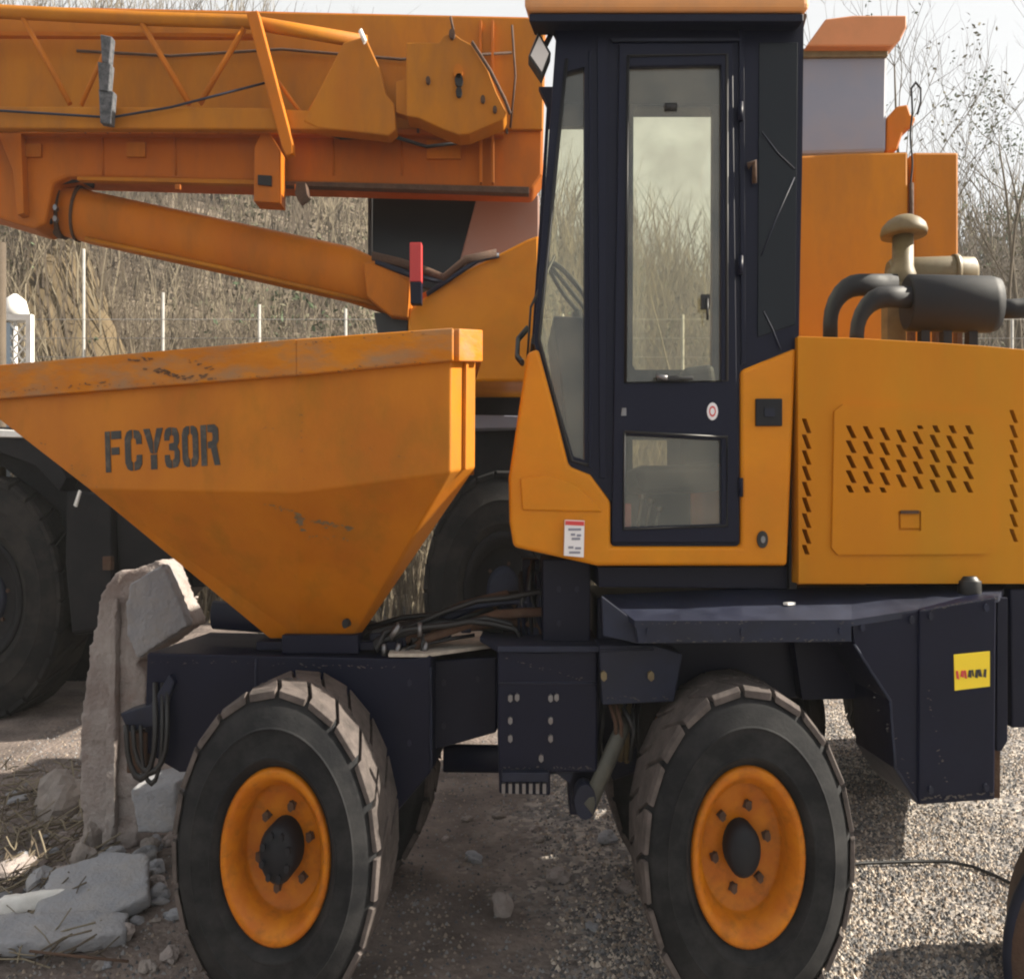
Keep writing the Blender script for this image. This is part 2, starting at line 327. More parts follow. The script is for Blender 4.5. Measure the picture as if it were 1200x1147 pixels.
# trees one can tell apart
def tree(label, base, h, lean, seed, spread=.5, leafy=0, leafmat=LEAFD, thick=.09, twm=TWIG, fine=1):
    random.seed(seed); t = thing('bare_tree' if not leafy else 'leafy_tree', label, 'tree', base, 'trees beyond the yard')
    tb = MB(); bb = MB(); lb = MB()
    path = []; q = Vector(base) - Vector((0, 0, .2)); d = Vector((lean[0], lean[1], 1)); n = 8
    for k in range(n + 1):
        path.append(q.copy()); q = q + d * (h / n); d = d + Vector((random.uniform(-.1, .1), random.uniform(-.08, .08), 0))
    tb.tube(path, [thick * (1 - .85 * k / n) for k in range(n + 1)], 7, zs=1)
    def branch(p, d, L, r, dep):
        pts = [p]; q = p.copy(); dd = d.copy()
        for k in range(4):
            q = q + dd * (L / 4); dd = (dd + Vector((random.uniform(-.25, .25), random.uniform(-.2, .2), random.uniform(-.05, .25)))).normalized(); pts.append(q.copy())
        bb.tube(pts, [r * (1 - .6 * k / 4) for k in range(5)], 4, zs=1, cap=False)
        if dep:
            for k in range(random.randint(3, 5)):
                s = random.uniform(.3, 1); i = min(3, int(s * 4)); branch(pts[i + 1], (dd + Vector((random.uniform(-1, 1), random.uniform(-.8, .8), random.uniform(-.1, .8)))).normalized(), L * random.uniform(.4, .65), r * .5, dep - 1)
        elif leafy: leaves(lb, q, (.3, .3, .4), leafy, .07)
        elif random.random() < .05: leaves(lb, q, (.12, .12, .18), 5, .035)
    for k in range(2 if h < 4 else 3, n + 1):
        for j in range(2 * fine):
            a = random.uniform(0, 6.28); branch(path[k], Vector((math.cos(a) * spread, math.sin(a) * spread, random.uniform(.5, 1.1))).normalized(), h * random.uniform(.13, .26), thick * .3 * (1 - .7 * k / n), 2)
    tb.build('trunk', twm, t); bb.build('branches', twm, t)
    if lb.v: lb.build('foliage', leafmat, t)
    return t
def gbase(px, Y): x = (px - CX) * Y / F; return (x, Y, hill_h(x, Y) if Y > 19 else gz(x, Y))
tree('bare tree with dense twigs rising just right of the orange box machine', gbase(1112, 17), 11.5, (-.02, 0), 3, .5, thick=.1, fine=2)
tree('slim bare tree leaning right towards the right edge of the photo', gbase(1150, 16), 11.2, (.08, 0), 5, .35, thick=.07, fine=1)
tree('thin bare tree between the two other bare trees', gbase(1135, 19), 9, (.02, 0), 8, .4, thick=.07, twm=TWIG2)
tree('thin hazy tree with sparse pale leaves standing at the right edge behind the bare trees', gbase(1195, 24), 10.5, (0, 0), 12, .6, leafy=2, leafmat=LEAFY, thick=.12)
tree('dark evergreen whose top shows above the green tree at the right edge', gbase(1212, 34), 9, (0, 0), 14, .5, leafy=5, thick=.12)
tree('pale barked shrubby tree by the rock face at the left edge', gbase(12, 14.5), 6.5, (-.05, 0), 17, .5, thick=.07, twm=TWIG2)
tree('bare tree on the ridge showing above the crane boom', gbase(440, 50), 7.5, (0, 0), 21, .6, thick=.14)
tree('bare tree seen through the cab door window', gbase(800, 22), 7.0, (.02, 0), 24, .5, thick=.09, twm=TWIG2)
random.seed(11)

# fence: white posts with wires
fen = thing('fence', 'wire fence of thin pale posts running along the foot of the slope', 'fence', (P(98, 600, 15).x, 15, 0))
fp = [(-10, 290), (98, 292), (190, 343), (304, 357), (405, 362), (520, 366), (660, 368), (800, 369), (920, 369), (1040, 370), (1187, 368), (1330, 368)]
for px, py in fp:
    p = P(px, py, 15); q = MB(); q.tube([(p.x, 15, -.1), (p.x + random.uniform(-.02, .02), 15, p.z)], .028, 6, zs=1); q.build('post', POST, fen)
wb = MB()
for k in range(5):
    pts = []
    for px, py in fp: p = P(px, py, 15); pts.append((p.x, 14.96, H + (HY - 375 - 22 * k) * 15 / F))
    wb.tube(pts, .006, 4, zs=1)
wb.build('wire', POST, fen)

# lattice gate + white sack at the far left
gt = thing('lattice_gate', 'pale blue grey gate with a lattice edge above the bucket lip at the left edge', 'gate', (P(10, 600, 11).x, 11, 0))
q = MB(); q.rect(-60, 378, 12, 800, 11.02, 11.06); q.build('panel', BLUEG, gt)
q = MB(); q.rect(30, 368, 36, 800, 11, 11.08); q.rect(-60, 368, 30, 375, 11, 11.08); q.build('gate_frame', WHITE, gt)
q = MB()
for k in range(14):
    y = 380 + k * 13
    for s in (0, 1):
        q.tube([P(12 + 18 * s, y, 11.03), P(30 - 18 * s, y + 20, 11.03)], .012, 5, zs=1)
q.build('lattice', WHITE, gt)
q = MB(); q.tube([P(18, 376, 11.6), P(18, 366, 11.6), P(18, 352, 11.6), P(18, 345, 11.6)], [.14, .17, .13, .03], 12, zs=.8)
q.tube([P(18, 376, 11.6), Vector((P(18, 376, 11.6).x, 11.6, -.05))], .03, 6, zs=1)
q.build('white_lamp_head', WHITE); o = C.objects['white_lamp_head']; tag(o, 'white rounded lamp on a pole behind the lattice gate', 'lamp')
q = MB(); q.tube([P(1, 285, 10.5), (P(1, 285, 10.5).x, 10.5, -.1)], .06, 8, zs=1); o = q.build('wooden_pole', TWIG3); tag(o, 'brown pole cut off by the left edge beside the lattice gate', 'pole')

# ------------------------------------------------------------ wheels
def revolve(b, prof, c, yaw, seg=48, zs=ZS, smooth=True, closed=False):
    ax = Vector((math.sin(yaw), math.cos(yaw), 0)); hx = Vector((math.cos(yaw), -math.sin(yaw), 0))
    n = len(prof); vs = []
    for k in range(seg):
        a = 2 * math.pi * k / seg
        for (r, t) in prof: vs.append(Vector(c) + ax * t + hx * (r * math.cos(a)) + Vector((0, 0, r * zs * math.sin(a))))
    fs = []
    for k in range(seg):
        k2 = (k + 1) % seg
        for i in range(n if closed else n - 1): i2 = (i + 1) % n; fs.append([k * n + i, k2 * n + i, k2 * n + i2, k * n + i2])
    b.add(vs, fs, smooth)
def make_wheel(parent, c, yaw, rx, zs, wd, rimr, hub, outer=-1, nl=21, label=None, tm=TYRE, rimm=RIMOR, lug=True, phase=0):
    """c is the centre of the visible face; wd the width; outer = -1 when the dish faces the camera"""
    s = 1 if outer < 0 else -1
    ax = Vector((math.sin(yaw), math.cos(yaw), 0)); hx = Vector((math.cos(yaw), -math.sin(yaw), 0)); c = Vector(c)
    r = rimr
    rim = MB(); prof = [(.0, .17), (.36 * r, .17), (.5 * r, .155), (.74 * r, .165), (.78 * r, .15), (.8 * r, .06), (.86 * r, .045), (.9 * r, .01), (.99 * r, -.004), (1.03 * r, .008), (1.04 * r, .05), (.85 * r, .1), (.84 * r, wd - .04), (r, wd)]
    revolve(rim, [(a, t * s if outer < 0 else t * s) for a, t in prof], c, yaw, 56, zs)
    w_ = rim.build('wheel', rimm, parent)
    if label: w_['label'] = label
    # tyre carcass
    T = [(1.02 * r, .03), (1.1 * r, .0), (r + .14 * (rx - r), -.018), (r + .155 * (rx - r), -.026), (r + .19 * (rx - r), -.028), (r + .2 * (rx - r), -.022), (r + .45 * (rx - r), -.037), (r + .5 * (rx - r), -.036), (r + .51 * (rx - r), -.041), (r + .53 * (rx - r), -.041), (r + .54 * (rx - r), -.034), (r + .75 * (rx - r), -.02), (rx * .955, .02), (rx * .962, .06), (rx * .964, wd / 2), (rx * .962, wd - .06), (rx * .945, wd - .02), (r + .7 * (rx - r), wd + .03), (1.1 * r, wd), (1.02 * r, wd - .03)]
    ty = MB(); revolve(ty, [(a, t * s) for a, t in T], c, yaw, 72, zs)
    ty.mi = 1
    if lug:
        for side in (0, 1):
            for k in range(nl):
                a0 = 2 * math.pi * (k + .5 * side + phase) / nl; da = 2 * math.pi / nl * .86
                # lug: hexahedral bar from the shoulder to the centre line, skewed
                t0, t1 = (-.004, wd * .53) if side == 0 else (wd + .004, wd * .47)
                sk = 2 * math.pi / nl * .55 * (1 if side == 0 else -1)
                vs = []
                for (t, off, ra, rb) in ((t0 - .004 * (1 if side == 0 else -1), 0, .935, .978), (t0 + (t1 - t0) * .12, 0, .955, .997), (t1, sk, .958, 1.0)):
                    for aa in (a0 + off, a0 + off + da):
                        for rr in (ra, rb):
                            R_ = rx * rr * (1 + random.uniform(-.003, .003))
                            vs.append(c + ax * (t * s) + hx * (R_ * math.cos(aa)) + Vector((0, 0, R_ * zs * math.sin(aa))))
                f = []
                for i in (0, 4):
                    f += [[i, i + 1, i + 5, i + 4], [i + 2, i + 6, i + 7, i + 3], [i + 1, i + 3, i + 7, i + 5], [i, i + 4, i + 6, i + 2]]
                f += [[0, 2, 3, 1], [8, 9, 11, 10]]
                ty.add(vs, f)
    t_ = ty.build('tyre', [tm, TREAD if tm is TYRE else tm], w_)
    t_.modifiers.new('b', 'BEVEL').width = .008
    t_.modifiers['b'].limit_method = 'ANGLE'; t_.modifiers['b'].angle_limit = R(40)
    hb = MB(); hp = [(0, hub[1]), (hub[0] * .8, hub[1]), (hub[0], hub[1] + .03), (hub[0], .175)]
    revolve(hb, [(a, t * s) for a, t in hp], c, yaw, 24, zs)
    for k in range(hub[2]):
        a = 2 * math.pi * k / hub[2] + .3; rr = hub[0] * .72
        p = c + ax * (hub[1] * s) + hx * (rr * math.cos(a)) + Vector((0, 0, rr * zs * math.sin(a)))
        hb.tube([p + ax * (.01 * s), p - ax * (.018 * s)], .013, 6, zs=zs)
    hb.build('hub', MUFF if rimm is RIMOR else NAVYD, w_)
    nb = MB()
    for k in range(6):
        a = 2 * math.pi * k / 6 + .25; rr = .5 * r
        p = c + hx * (rr * math.cos(a)) + Vector((0, 0, rr * zs * math.sin(a)))
        nb = MB(); nb.tube([p + ax * (.16 * s), p + ax * (.125 * s)], .016, 6, zs=zs)
        # a small welded lug behind each nut
        nb.box(p + ax * (.152 * s), (.036, .012, .022 * zs), 0, Matrix.Rotation(-a, 3, 'Y'))
        nb.build('wheel_nut', RUST, w_)
    return w_

# ------------------------------------------------------------ DUMPER
YF = R(4)                                  # the front half is steered a little
EF = Vector((math.sin(YF), math.cos(YF), 0))
D = thing('dumper', 'orange and navy articulated site dumper with a tall cab, nearest machine in the yard', 'dumper', (.3, 4.7, 0))
RX, WZ = .492, 1.6
fc = P(321, 1006, 3.82); rc = P(878, 1006, 3.8)
make_wheel(D, fc, YF, RX, WZ, .46, .25, (.088, .02, 8), phase=.2, label='near front wheel')
make_wheel(D, rc, 0, RX, WZ, .46, .253, (.08, .06, 0), phase=.55, label='near rear wheel')
make_wheel(D, fc + EF * 1.85, YF, RX, WZ, .46, .25, (.088, .02, 8), outer=1, phase=.7, label='far front wheel')
make_wheel(D, rc + Vector((0, 1.85, 0)), 0, RX, WZ, .46, .253, (.098, .06, 0), outer=1, label='far rear wheel')

# --- skip
YM = 4.74
pA0, pA1, pA2 = P(-70, 438, 4.5), P(350, 402, 3.82), P(531, 389, 3.765)
def vplane(a, c): d = (c - a); d.z = 0; d.normalize(); return a, Vector((d.y, -d.x, 0))
FP_ = vplane(pA0.copy(), pA1.copy()); RP_ = vplane(pA1.copy(), pA2.copy())
A = [onplane(-70, 438, *FP_), onplane(350, 402, *FP_), onplane(529, 389, *RP_)]
Cc = [onplane(70, 574, *FP_), onplane(350, 577, *FP_), onplane(528, 553, *RP_)]
# front corner of the crease lies on the silhouette line of the front plate
Cc[0] = onplane(104, 573, *FP_)
B_ = [P(316, 748, 4.5), P(350, 748, 4.47), P(412, 748, 4.47)]
def far(v): return v + EF * (2 * (YM - v.y))
CH = Vector((.098, .235, 0)); RO = {2: CH + Vector((0, 0, .045)), 5: CH + Vector((0, 0, .03)), 8: Vector((.03, .06, 0))}
outer = A + Cc + B_; ofar = [far(v) for v in outer]
b = MB()
def mir(v): return v + EF * (2 * (YM - v.y)) + Vector((-.24, 0, 0))
for k in (2, 5, 8): ofar[k] = ofar[k] - Vector((.22, 0, 0))
fac = [outer[k] + RO[k] for k in (2, 5, 8)]; ffar = [mir(v) for v in fac]
N = len(outer); vs = outer + ofar + fac + ffar
fs = [[0, 1, 4, 3], [1, 2, 5, 4], [3, 4, 7, 6], [4, 5, 8, 7]]
fs += [[i + N for i in f][::-1] for f in fs]
f0, g0 = 2 * N, 2 * N + 3
fs += [[2, f0, f0 + 1, 5], [5, f0 + 1, f0 + 2, 8], [f0, g0, g0 + 1, f0 + 1], [f0 + 1, g0 + 1, g0 + 2, f0 + 2], [g0, 2 + N, 5 + N, g0 + 1], [g0 + 1, 5 + N, 8 + N, g0 + 2]]
fs += [[6, 7, 7 + N, 6 + N], [7, 8, f0 + 2, g0 + 2, 8 + N, 7 + N], [0, 3, 3 + N, N], [3, 6, 6 + N, 3 + N]]
b.add(vs, fs)
cen = sum(vs, Vector()) / len(vs)
inn = [Vector((cen.x + (v.x - cen.x) * .965, cen.y + (v.y - cen.y) * .965, v.z + (.05 if v.z < A[2].z - .3 else 0))) for v in vs]
b.add(inn, [f[::-1] for f in fs])
M2 = len(vs)
loop = [0, 1, 2, f0, g0, 2 + N, 1 + N, N]
for i in range(8):
    p, q = loop[i], loop[(i + 1) % 8]; b.f.append([p, q, q + M2, p + M2]); b.m.append(0); b.sm.append(False)
skip = b.build('skip', BUCKOR, D, bevel=.008)
# rim band
RIMB = mat('worn_rim_paint', (.5, .17, .006), .6, spec=.2, var=(.42, .13, .005), scale=3, dirt=(.27, .17, .1), dscale=3.5, damt=.85, bump=.25, bscale=12, thr=(.44, .66), zsc=2.5)
def band(name, tops, bots, out, th=.035):
    q = MB()
    for i in range(len(tops) - 1):
        a = [tops[i] + out[i] * th, tops[i + 1] + out[i + 1] * th, bots[i + 1] + out[i + 1] * th, bots[i] + out[i] * th]
        c = [tops[i] - out[i] * .01, tops[i + 1] - out[i + 1] * .01, bots[i + 1] - out[i + 1] * .01, bots[i] - out[i] * .01]
        q.loft(a, c)
    return q.build(name, RIMB, skip, bevel=.006)
up = Vector((0, 0, .012))
on = -EF
Bt = [onplane(-70, 474, *FP_), onplane(350, 441, *FP_), onplane(529, 424, *RP_)]
A2e = [A[0], A[1], A[2] + Vector((.012, 0, 0))]; Bt2 = [Bt[0], Bt[1], Bt[2] + Vector((.012, 0, 0))]
band('rim_band', [v + up for v in A2e], Bt2, [on] * 3)
fsh = [Vector(), Vector(), Vector((.23, 0, 0))]
band('rim_band', [far(v) + up - k for v, k in zip(A2e, fsh)], [far(v) - k for v, k in zip(Bt2, fsh)], [EF] * 3)
rx_ = Vector((math.cos(YF), -math.sin(YF), 0))
fn = Vector((CH.y, -CH.x, 0)).normalized(); fb = Bt[2] + CH + Vector((0, 0, .04))
band('rim_band', [A[2] + up + Vector((.0, 0, 0)), fac[0] + up], [Bt[2], fb], [fn, fn], .04)
band('rim_band', [fac[0] + up, ffar[0] + up], [fb, mir(fb)], [Vector((1, 0, 0))] * 2, .03)
band('rim_band', [ffar[0] + up, far(A[2]) + up - fsh[2]], [mir(fb), far(Bt[2]) - fsh[2]], [Vector((.7, .7, 0))] * 2, .03)
# upright stiffener in the middle of the corner facet, and two on the back plate
def q_rib(t0, t1, nrm, w_):
    q = MB(); d = (t1[0] - t0[0]); d.z = 0; d = d.normalized() * w_
    q.loft([t0[0] + (t1[0] - t0[0]) * .5 + o_ for o_ in (-d, d, d + nrm, -d + nrm)], [t0[1] + (t1[1] - t0[1]) * .5 + o_ for o_ in (-d, d, d + nrm, -d + nrm)]); q.build('stiffener', BUCKOR, skip, bevel=.004)
q_rib((Bt[2], outer[5]), (fb, fac[1]), fn * .02, .013)
q_rib((fb, fac[1]), (mir(fb), ffar[1]), Vector((.03, 0, 0)), .04)
q = MB(); p = P(404, 731, 4.32); q.tube([p, p + EF * .1], .015, 12); q.build('pivot_hole', DARK, skip)

# stencilled letters FCY30R, on the side plate
def bar(*p): return list(p)
G = {
 'F': [[(0, 0), (.3, 0), (.3, 1), (0, 1)], [(.36, .8), (.95, .8), (.95, 1), (.36, 1)], [(.36, .42), (.82, .42), (.82, .6), (.36, .6)]],
 'C': [[(0, .2), (.12, .05), (.3, 0), (.42, 0), (.42, .2), (.33, .25), (.33, .75), (.42, .8), (.42, 1), (.3, 1), (.12, .95), (0, .8)],
       [(.5, .8), (.62, .76), (.64, .64), (.95, .64), (.93, .85), (.78, .97), (.5, 1)], [(.5, 0), (.78, .03), (.93, .15), (.95, .38), (.64, .38), (.62, .24), (.5, .2)]],
 'Y': [[(0, 1), (.32, 1), (.48, .66), (.48, .38), (.34, .4)], [(1, 1), (.68, 1), (.53, .66), (.53, .38), (.66, .4)], [(.34, 0), (.66, 0), (.66, .36), (.34, .36)]],
 '3': [[(.02, .82), (.1, .95), (.3, 1), (.45, 1), (.45, .82), (.34, .78), (.32, .68), (.02, .68)], [(.5, 1), (.78, .97), (.92, .82), (.92, .62), (.8, .52), (.94, .4), (.94, .17), (.8, .03), (.5, 0), (.5, .2), (.62, .24), (.62, .42), (.3, .44), (.3, .6), (.6, .62), (.6, .78), (.5, .8)],
       [(.02, .33), (.32, .33), (.34, .22), (.45, .18), (.45, 0), (.3, 0), (.1, .05), (.02, .18)]],
 '0': [[(.46, 1), (.28, 1), (.1, .94), (0, .8), (0, .2), (.1, .06), (.28, 0), (.46, 0), (.46, .18), (.35, .24), (.35, .76), (.46, .82)],
       [(.54, 1), (.72, 1), (.9, .94), (1, .8), (1, .2), (.9, .06), (.72, 0), (.54, 0), (.54, .18), (.65, .24), (.65, .76), (.54, .82)]],
 'R': [[(0, 0), (.3, 0), (.3, 1), (0, 1)], [(.36, 1), (.75, 1), (.93, .9), (.95, .6), (.82, .5), (1, 0), (.7, 0), (.52, .42), (.36, .42), (.36, .58), (.6, .6), (.64, .68), (.62, .8), (.36, .82)]]}
tx = [('F', 123, 143), ('C', 146, 167), ('Y', 168, 191), ('3', 192, 211), ('0', 213, 232), ('R', 235, 257)]
for ch, x0, x1 in tx:
    q = MB()
    for poly in G[ch]:
        a = []
        for u, v in poly:
            px = x0 + (x1 - x0) * u + 1.5 * (1 - v); py = 506 - (px - 122) * .068 + (1 - v) * 48
            a.append(onplane(px, py, *FP_) - EF * .0035)
        q.loft(a, [p + EF * .003 for p in a])
    q.build('letter', INK, skip)
# chipped and rusted paint along the rim band and down the side
def chips(pts, n, size, place, m, par, name='paint_chips'):
    q = MB()
    for i in range(n):
        t = random.random() * (len(pts) - 1); k = int(t); f = t - k
        x = pts[k][0] + (pts[k + 1][0] - pts[k][0]) * f + random.gauss(0, 1.6); y = pts[k][1] + (pts[k + 1][1] - pts[k][1]) * f + random.gauss(0, 1.2)
        w_, h_ = size * random.uniform(.4, 2.2), size * random.uniform(.25, .8); a = random.uniform(-.5, .5)
        ring = []
        for j in range(6):
            an = j * math.pi / 3; rr = random.uniform(.6, 1.2); ex, ey = w_ * rr * math.cos(an), h_ * rr * math.sin(an)
            ring.append(place(x + ex * math.cos(a) - ey * math.sin(a), y + ex * math.sin(a) + ey * math.cos(a)))
        q.loft(ring, [v - EF * .0015 for v in ring])
    o = q.build(name, m, par); o['kind'] = 'stuff'; return o
CHIP = mat('rusted_paint_chip', (.1, .045, .02), .85, var=(.2, .1, .04), scale=30)
band_at = lambda x, y: onplane(x, y, *(FP_ if x < 350 else RP_)) - EF * .0372
side_at = lambda x, y: onplane(x, y, *(FP_ if x < 350 else RP_)) - EF * .002
for pts, n, sz in (([(160, 425), (185, 420)], 9, 2.2), ([(176, 434), (200, 439), (225, 445), (258, 442)], 26, 2.4), ([(225, 424), (255, 434)], 9, 1.6), ([(90, 452), (132, 450)], 10, 1.4), ([(300, 408), (520, 392)], 16, 1.1), ([(0, 460), (345, 441)], 40, 1.0), ([(350, 440), (528, 423)], 22, 1.0)):
    chips(pts, n, sz, band_at, CHIP, skip)
for pts, n, sz in (([(352, 480), (353, 570)], 12, .9), ([(110, 573), (350, 577)], 22, .9), ([(30, 500), (320, 745)], 30, 1.1), ([(300, 500), (520, 545)], 14, .8)): chips(pts, n, sz, side_at if pts[0][1] < 560 and pts[0][0] != 30 else (lambda x, y: side_at(x, min(y, 572))), CHIP, skip)
# scuffed grey patch of worn writing on the rear plate below the crease
def onlow(px, py, i):
    p0, p1, p2 = Cc[i], Cc[i + 1], B_[i]; n = (p1 - p0).cross(p2 - p0).normalized(); return onplane(px, py, p0, n)
SCUFF = mat('scuffed_grey_mark', (.2, .12, .05), .8, var=(.16, .12, .08), scale=20)
for pts, n, sz in (([(350, 602), (354, 622)], 26, 2.2), ([(366, 610), (412, 620)], 34, 1.8), ([(310, 590), (345, 600)], 12, 1.2), ([(360, 628), (410, 632)], 12, 1.2)):
    chips(pts, n, sz, lambda x, y: onlow(x, y, 1 if x > 350 else 0) - EF * .003, SCUFF, skip, 'scuff_mark')

# --- front chassis
b = MB()
b.prism([(172, 765), (300, 768), (478, 772), (505, 768), (505, 905), (440, 980), (390, 985), (300, 900), (210, 905), (168, 880)], 4.34, 5.1, tuple(EF))
fch = b.build('front_chassis', NAVY, D, bevel=.01)
b = MB(); b.prism([(505, 774), (582, 770), (582, 858), (540, 870), (505, 880)], 4.5, 4.95, tuple(EF)); b.build('chassis_neck', NAVY, D, bevel=.01)
# top plate: sunlight put into its pale sandy colour
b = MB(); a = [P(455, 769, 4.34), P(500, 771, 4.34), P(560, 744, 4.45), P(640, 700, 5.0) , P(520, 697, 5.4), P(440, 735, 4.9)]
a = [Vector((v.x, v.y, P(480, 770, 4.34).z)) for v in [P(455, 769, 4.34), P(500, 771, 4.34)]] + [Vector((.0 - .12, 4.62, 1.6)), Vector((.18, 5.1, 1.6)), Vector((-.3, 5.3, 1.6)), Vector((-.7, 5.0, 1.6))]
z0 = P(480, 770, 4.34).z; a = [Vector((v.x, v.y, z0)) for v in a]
b.loft(a, [v + Vector((0, 0, .02)) for v in a]); b.build('top_plate', mat('sandy_plate_painted_sun', (.42, .37, .31), .95, var=(.5, .45, .38), scale=8, dirt=(.12, .11, .1), dscale=9, damt=.6), D, bevel=.004)
# skip pivot stand, tip cylinder, brackets
b = MB(); b.rect(330, 744, 420, 766, 4.4, 5.0); b.rect(300, 752, 470, 762, 4.45, 4.6); b.build('skip_pivot_stand', NAVY, D, bevel=.006)
b = MB(); b.tube([P(250, 720, 4.7), P(430, 735, 4.7)], .05, 14); b.build('tipping_ram', NAVY, D)
# front hitch with hoses at the left end
b = MB(); b.prism([(140, 836), (176, 826), (198, 790), (204, 800), (186, 850), (150, 858)], 4.3, 4.45); b.build('tow_bracket', NAVYD, D, bevel=.008)
b = MB(); b.rect(148, 858, 172, 906, 4.33, 4.4); b.build('hose_clamp', RUST, D, bevel=.006)
for (x0, x1, yb, th) in ((148, 182, 912, .014), (156, 196, 905, .012), (165, 190, 918, .01)):
    b = MB(); pts = [P(x0, 850, 4.28)] + [P(x0 + (x1 - x0) * (.5 - .5 * math.cos(math.pi * t / 8)), 860 + (yb - 860) * math.sin(math.pi * t / 8) , 4.27) for t in range(9)] + [P(x1, 800, 4.32)]
    b.tube(pts, th, 8); b.build('hydraulic_hose', BLACK, D)

# --- articulation joint
b = MB(); b.prism([(583, 762), (640, 764), (700, 760), (700, 905), (645, 905), (645, 932), (585, 930), (583, 862)], 4.15, 4.9)
joint = b.build('articulation_joint', NAVY, D, bevel=.01)
zj = P(600, 763, 4.15).z
b = MB(); a = [P(583, 763, 4.12), P(703, 763, 4.12)]; a = [Vector((v.x, v.y, zj)) for v in a] + [Vector((P(700, 0, 4.6).x, 4.75, zj)), Vector((-.16, 4.75, zj)), Vector((-.17, 4.45, zj))]
b.loft(a, [v + Vector((0, 0, .03)) for v in a]); b.build('joint_plate', NAVYD, D, bevel=.004)
b = MB(); b.rect(636, 655, 692, 762, 4.3, 4.7); b.build('cab_post', NAVY, D, bevel=.008)
b = MB(); b.rect(612, 655, 632, 745, 4.75, 4.95); b.build('cab_post', NAVY, D, bevel=.008)
b = MB(); b.rect(588, 905, 643, 916, 4.1, 4.2); b.build('joint_bracket', NAVYD, D, bevel=.004)
for k in range(7):
    b = MB(); b.rect(588 + k * 8, 918, 592 + k * 8, 930, 4.13, 4.16); b.build('bracket_tooth', STEEL, joint)
for (px, py) in ((598, 817), (598, 843), (598, 864), (645, 817), (645, 843), (645, 864), (652, 816), (634, 887), (606, 816)):
    b = MB(); p = P(px, py, 4.15); b.tube([p + Vector((0, .01, 0)), p - Vector((0, .025, 0))], .0125, 6); b.build('bolt', STEEL, joint)
# vertical rear frame leg right of the joint, driveshaft and steering ram
b = MB(); b.prism([(646, 764), (702, 762), (706, 905), (690, 955), (668, 955), (664, 905)], 4.3, 4.42); b.build('frame_leg', NAVY, D, bevel=.008)
b = MB(); b.tube([P(736, 840, 4.25), P(722, 870, 4.2), P(688, 948, 4.12)], [.03, .036, .036], 12); b.build('steering_ram', mat('dull_ram_paint', (.06, .06, .05), .6, dirt=(.14, .13, .1), dscale=12, damt=.6), D)
b = MB(); p = P(686, 940, 4.1); b.tube([p, p + Vector((0, .12, 0))], .055, 14); b.build('ram_eye', NAVYD, D, bevel=.004)
b = MB(); b.tube([P(520, 888, 4.7), P(665, 890, 4.7)], .05, 12); b.build('drive_shaft', NAVY, D)
for k, (x0, y0, x1, y1) in enumerate(((715, 825, 722, 868), (722, 825, 728, 872), (730, 828, 745, 870), (742, 830, 738, 890))):
    b = MB(); b.tube([P(x0, y0, 4.2), P((x0 + x1) / 2 + 3, (y0 + y1) / 2, 4.17), P(x1, y1, 4.2)], .011, 7); b.build('brake_pipe', RUST if k < 2 else BLACK, D)
b = MB(); b.prism([(640, 885), (672, 905), (668, 918), (644, 900)], 4.2, 4.3); b.build('link_bar', NAVYD, D)
# hydraulic hoses over the neck
hz = [([(438, 756), (470, 738), (500, 730), (530, 722), (556, 710), (585, 700), (618, 697)], .02, 4.45), ([(482, 752), (500, 742), (520, 741), (545, 728), (580, 718), (615, 712)], .014, 4.5),
      ([(495, 770), (496, 745), (505, 735), (535, 727), (575, 712), (620, 706)], .014, 4.42), ([(440, 762), (450, 742), (470, 735), (500, 733)], .012, 4.4), ([(470, 770), (480, 758), (530, 748), (556, 744)], .007, 4.4)]
for pts, r, y in hz:
    b = MB(); b.tube([P(x, yy, y + i * .05) for i, (x, yy) in enumerate(pts)], r, 8); b.build('hydraulic_hose', BLACK, D)
for (x, y, dx) in ((450, 762, 0), (464, 762, 4), (458, 740, 10), (492, 738, 0), (497, 760, 3)):
    b = MB(); b.tube([P(x, y + 8, 4.42), P(x + dx, y - 8, 4.42)], .014, 8); b.build('hose_fitting', STEEL, D)

# more plumbing around the joint
rs_ = random.Random(5)
for k in range(16):
    x0, x1 = rs_.uniform(425, 500), rs_.uniform(575, 640); y0, y1 = rs_.uniform(735, 762), rs_.uniform(688, 740); Y = rs_.uniform(4.42, 4.7)
    q = MB(); q.tube([P(x0 - 12, y0 + 10, Y), P(x0, y0, Y)] + [P(x0 + (x1 - x0) * t / 5, y0 + (y1 - y0) * t / 5 - 9 * math.sin(math.pi * t / 5) + rs_.uniform(-3, 3), Y) for t in range(1, 6)] + [P(x1 + 10, y1 + 16, Y)], rs_.choice((.01, .013, .017)), 7); q.build('hydraulic_hose', rs_.choice((BLACK, BLACK, NAVYD, RUST)), D)
for x, y, w_, h_ in ((433, 742, 18, 16), (462, 738, 14, 20), (512, 738, 16, 12), (540, 728, 12, 14), (618, 735, 14, 24)):
    q = MB(); q.rect(x, y, x + w_, y + h_, 4.5, 4.6); q.build('valve_block', NAVYD, D, bevel=.008)
for k in range(12):
    x0 = rs_.uniform(606, 634); y0 = rs_.uniform(655, 690)
    q = MB(); q.tube([P(x0, y0, 4.55), P(x0 + rs_.uniform(-8, 8), y0 + 30, 4.5), P(x0 + rs_.uniform(-10, 12), y0 + 70, 4.52)], rs_.choice((.01, .014)), 6); q.build('hydraulic_hose', rs_.choice((BLACK, NAVYD)), D)
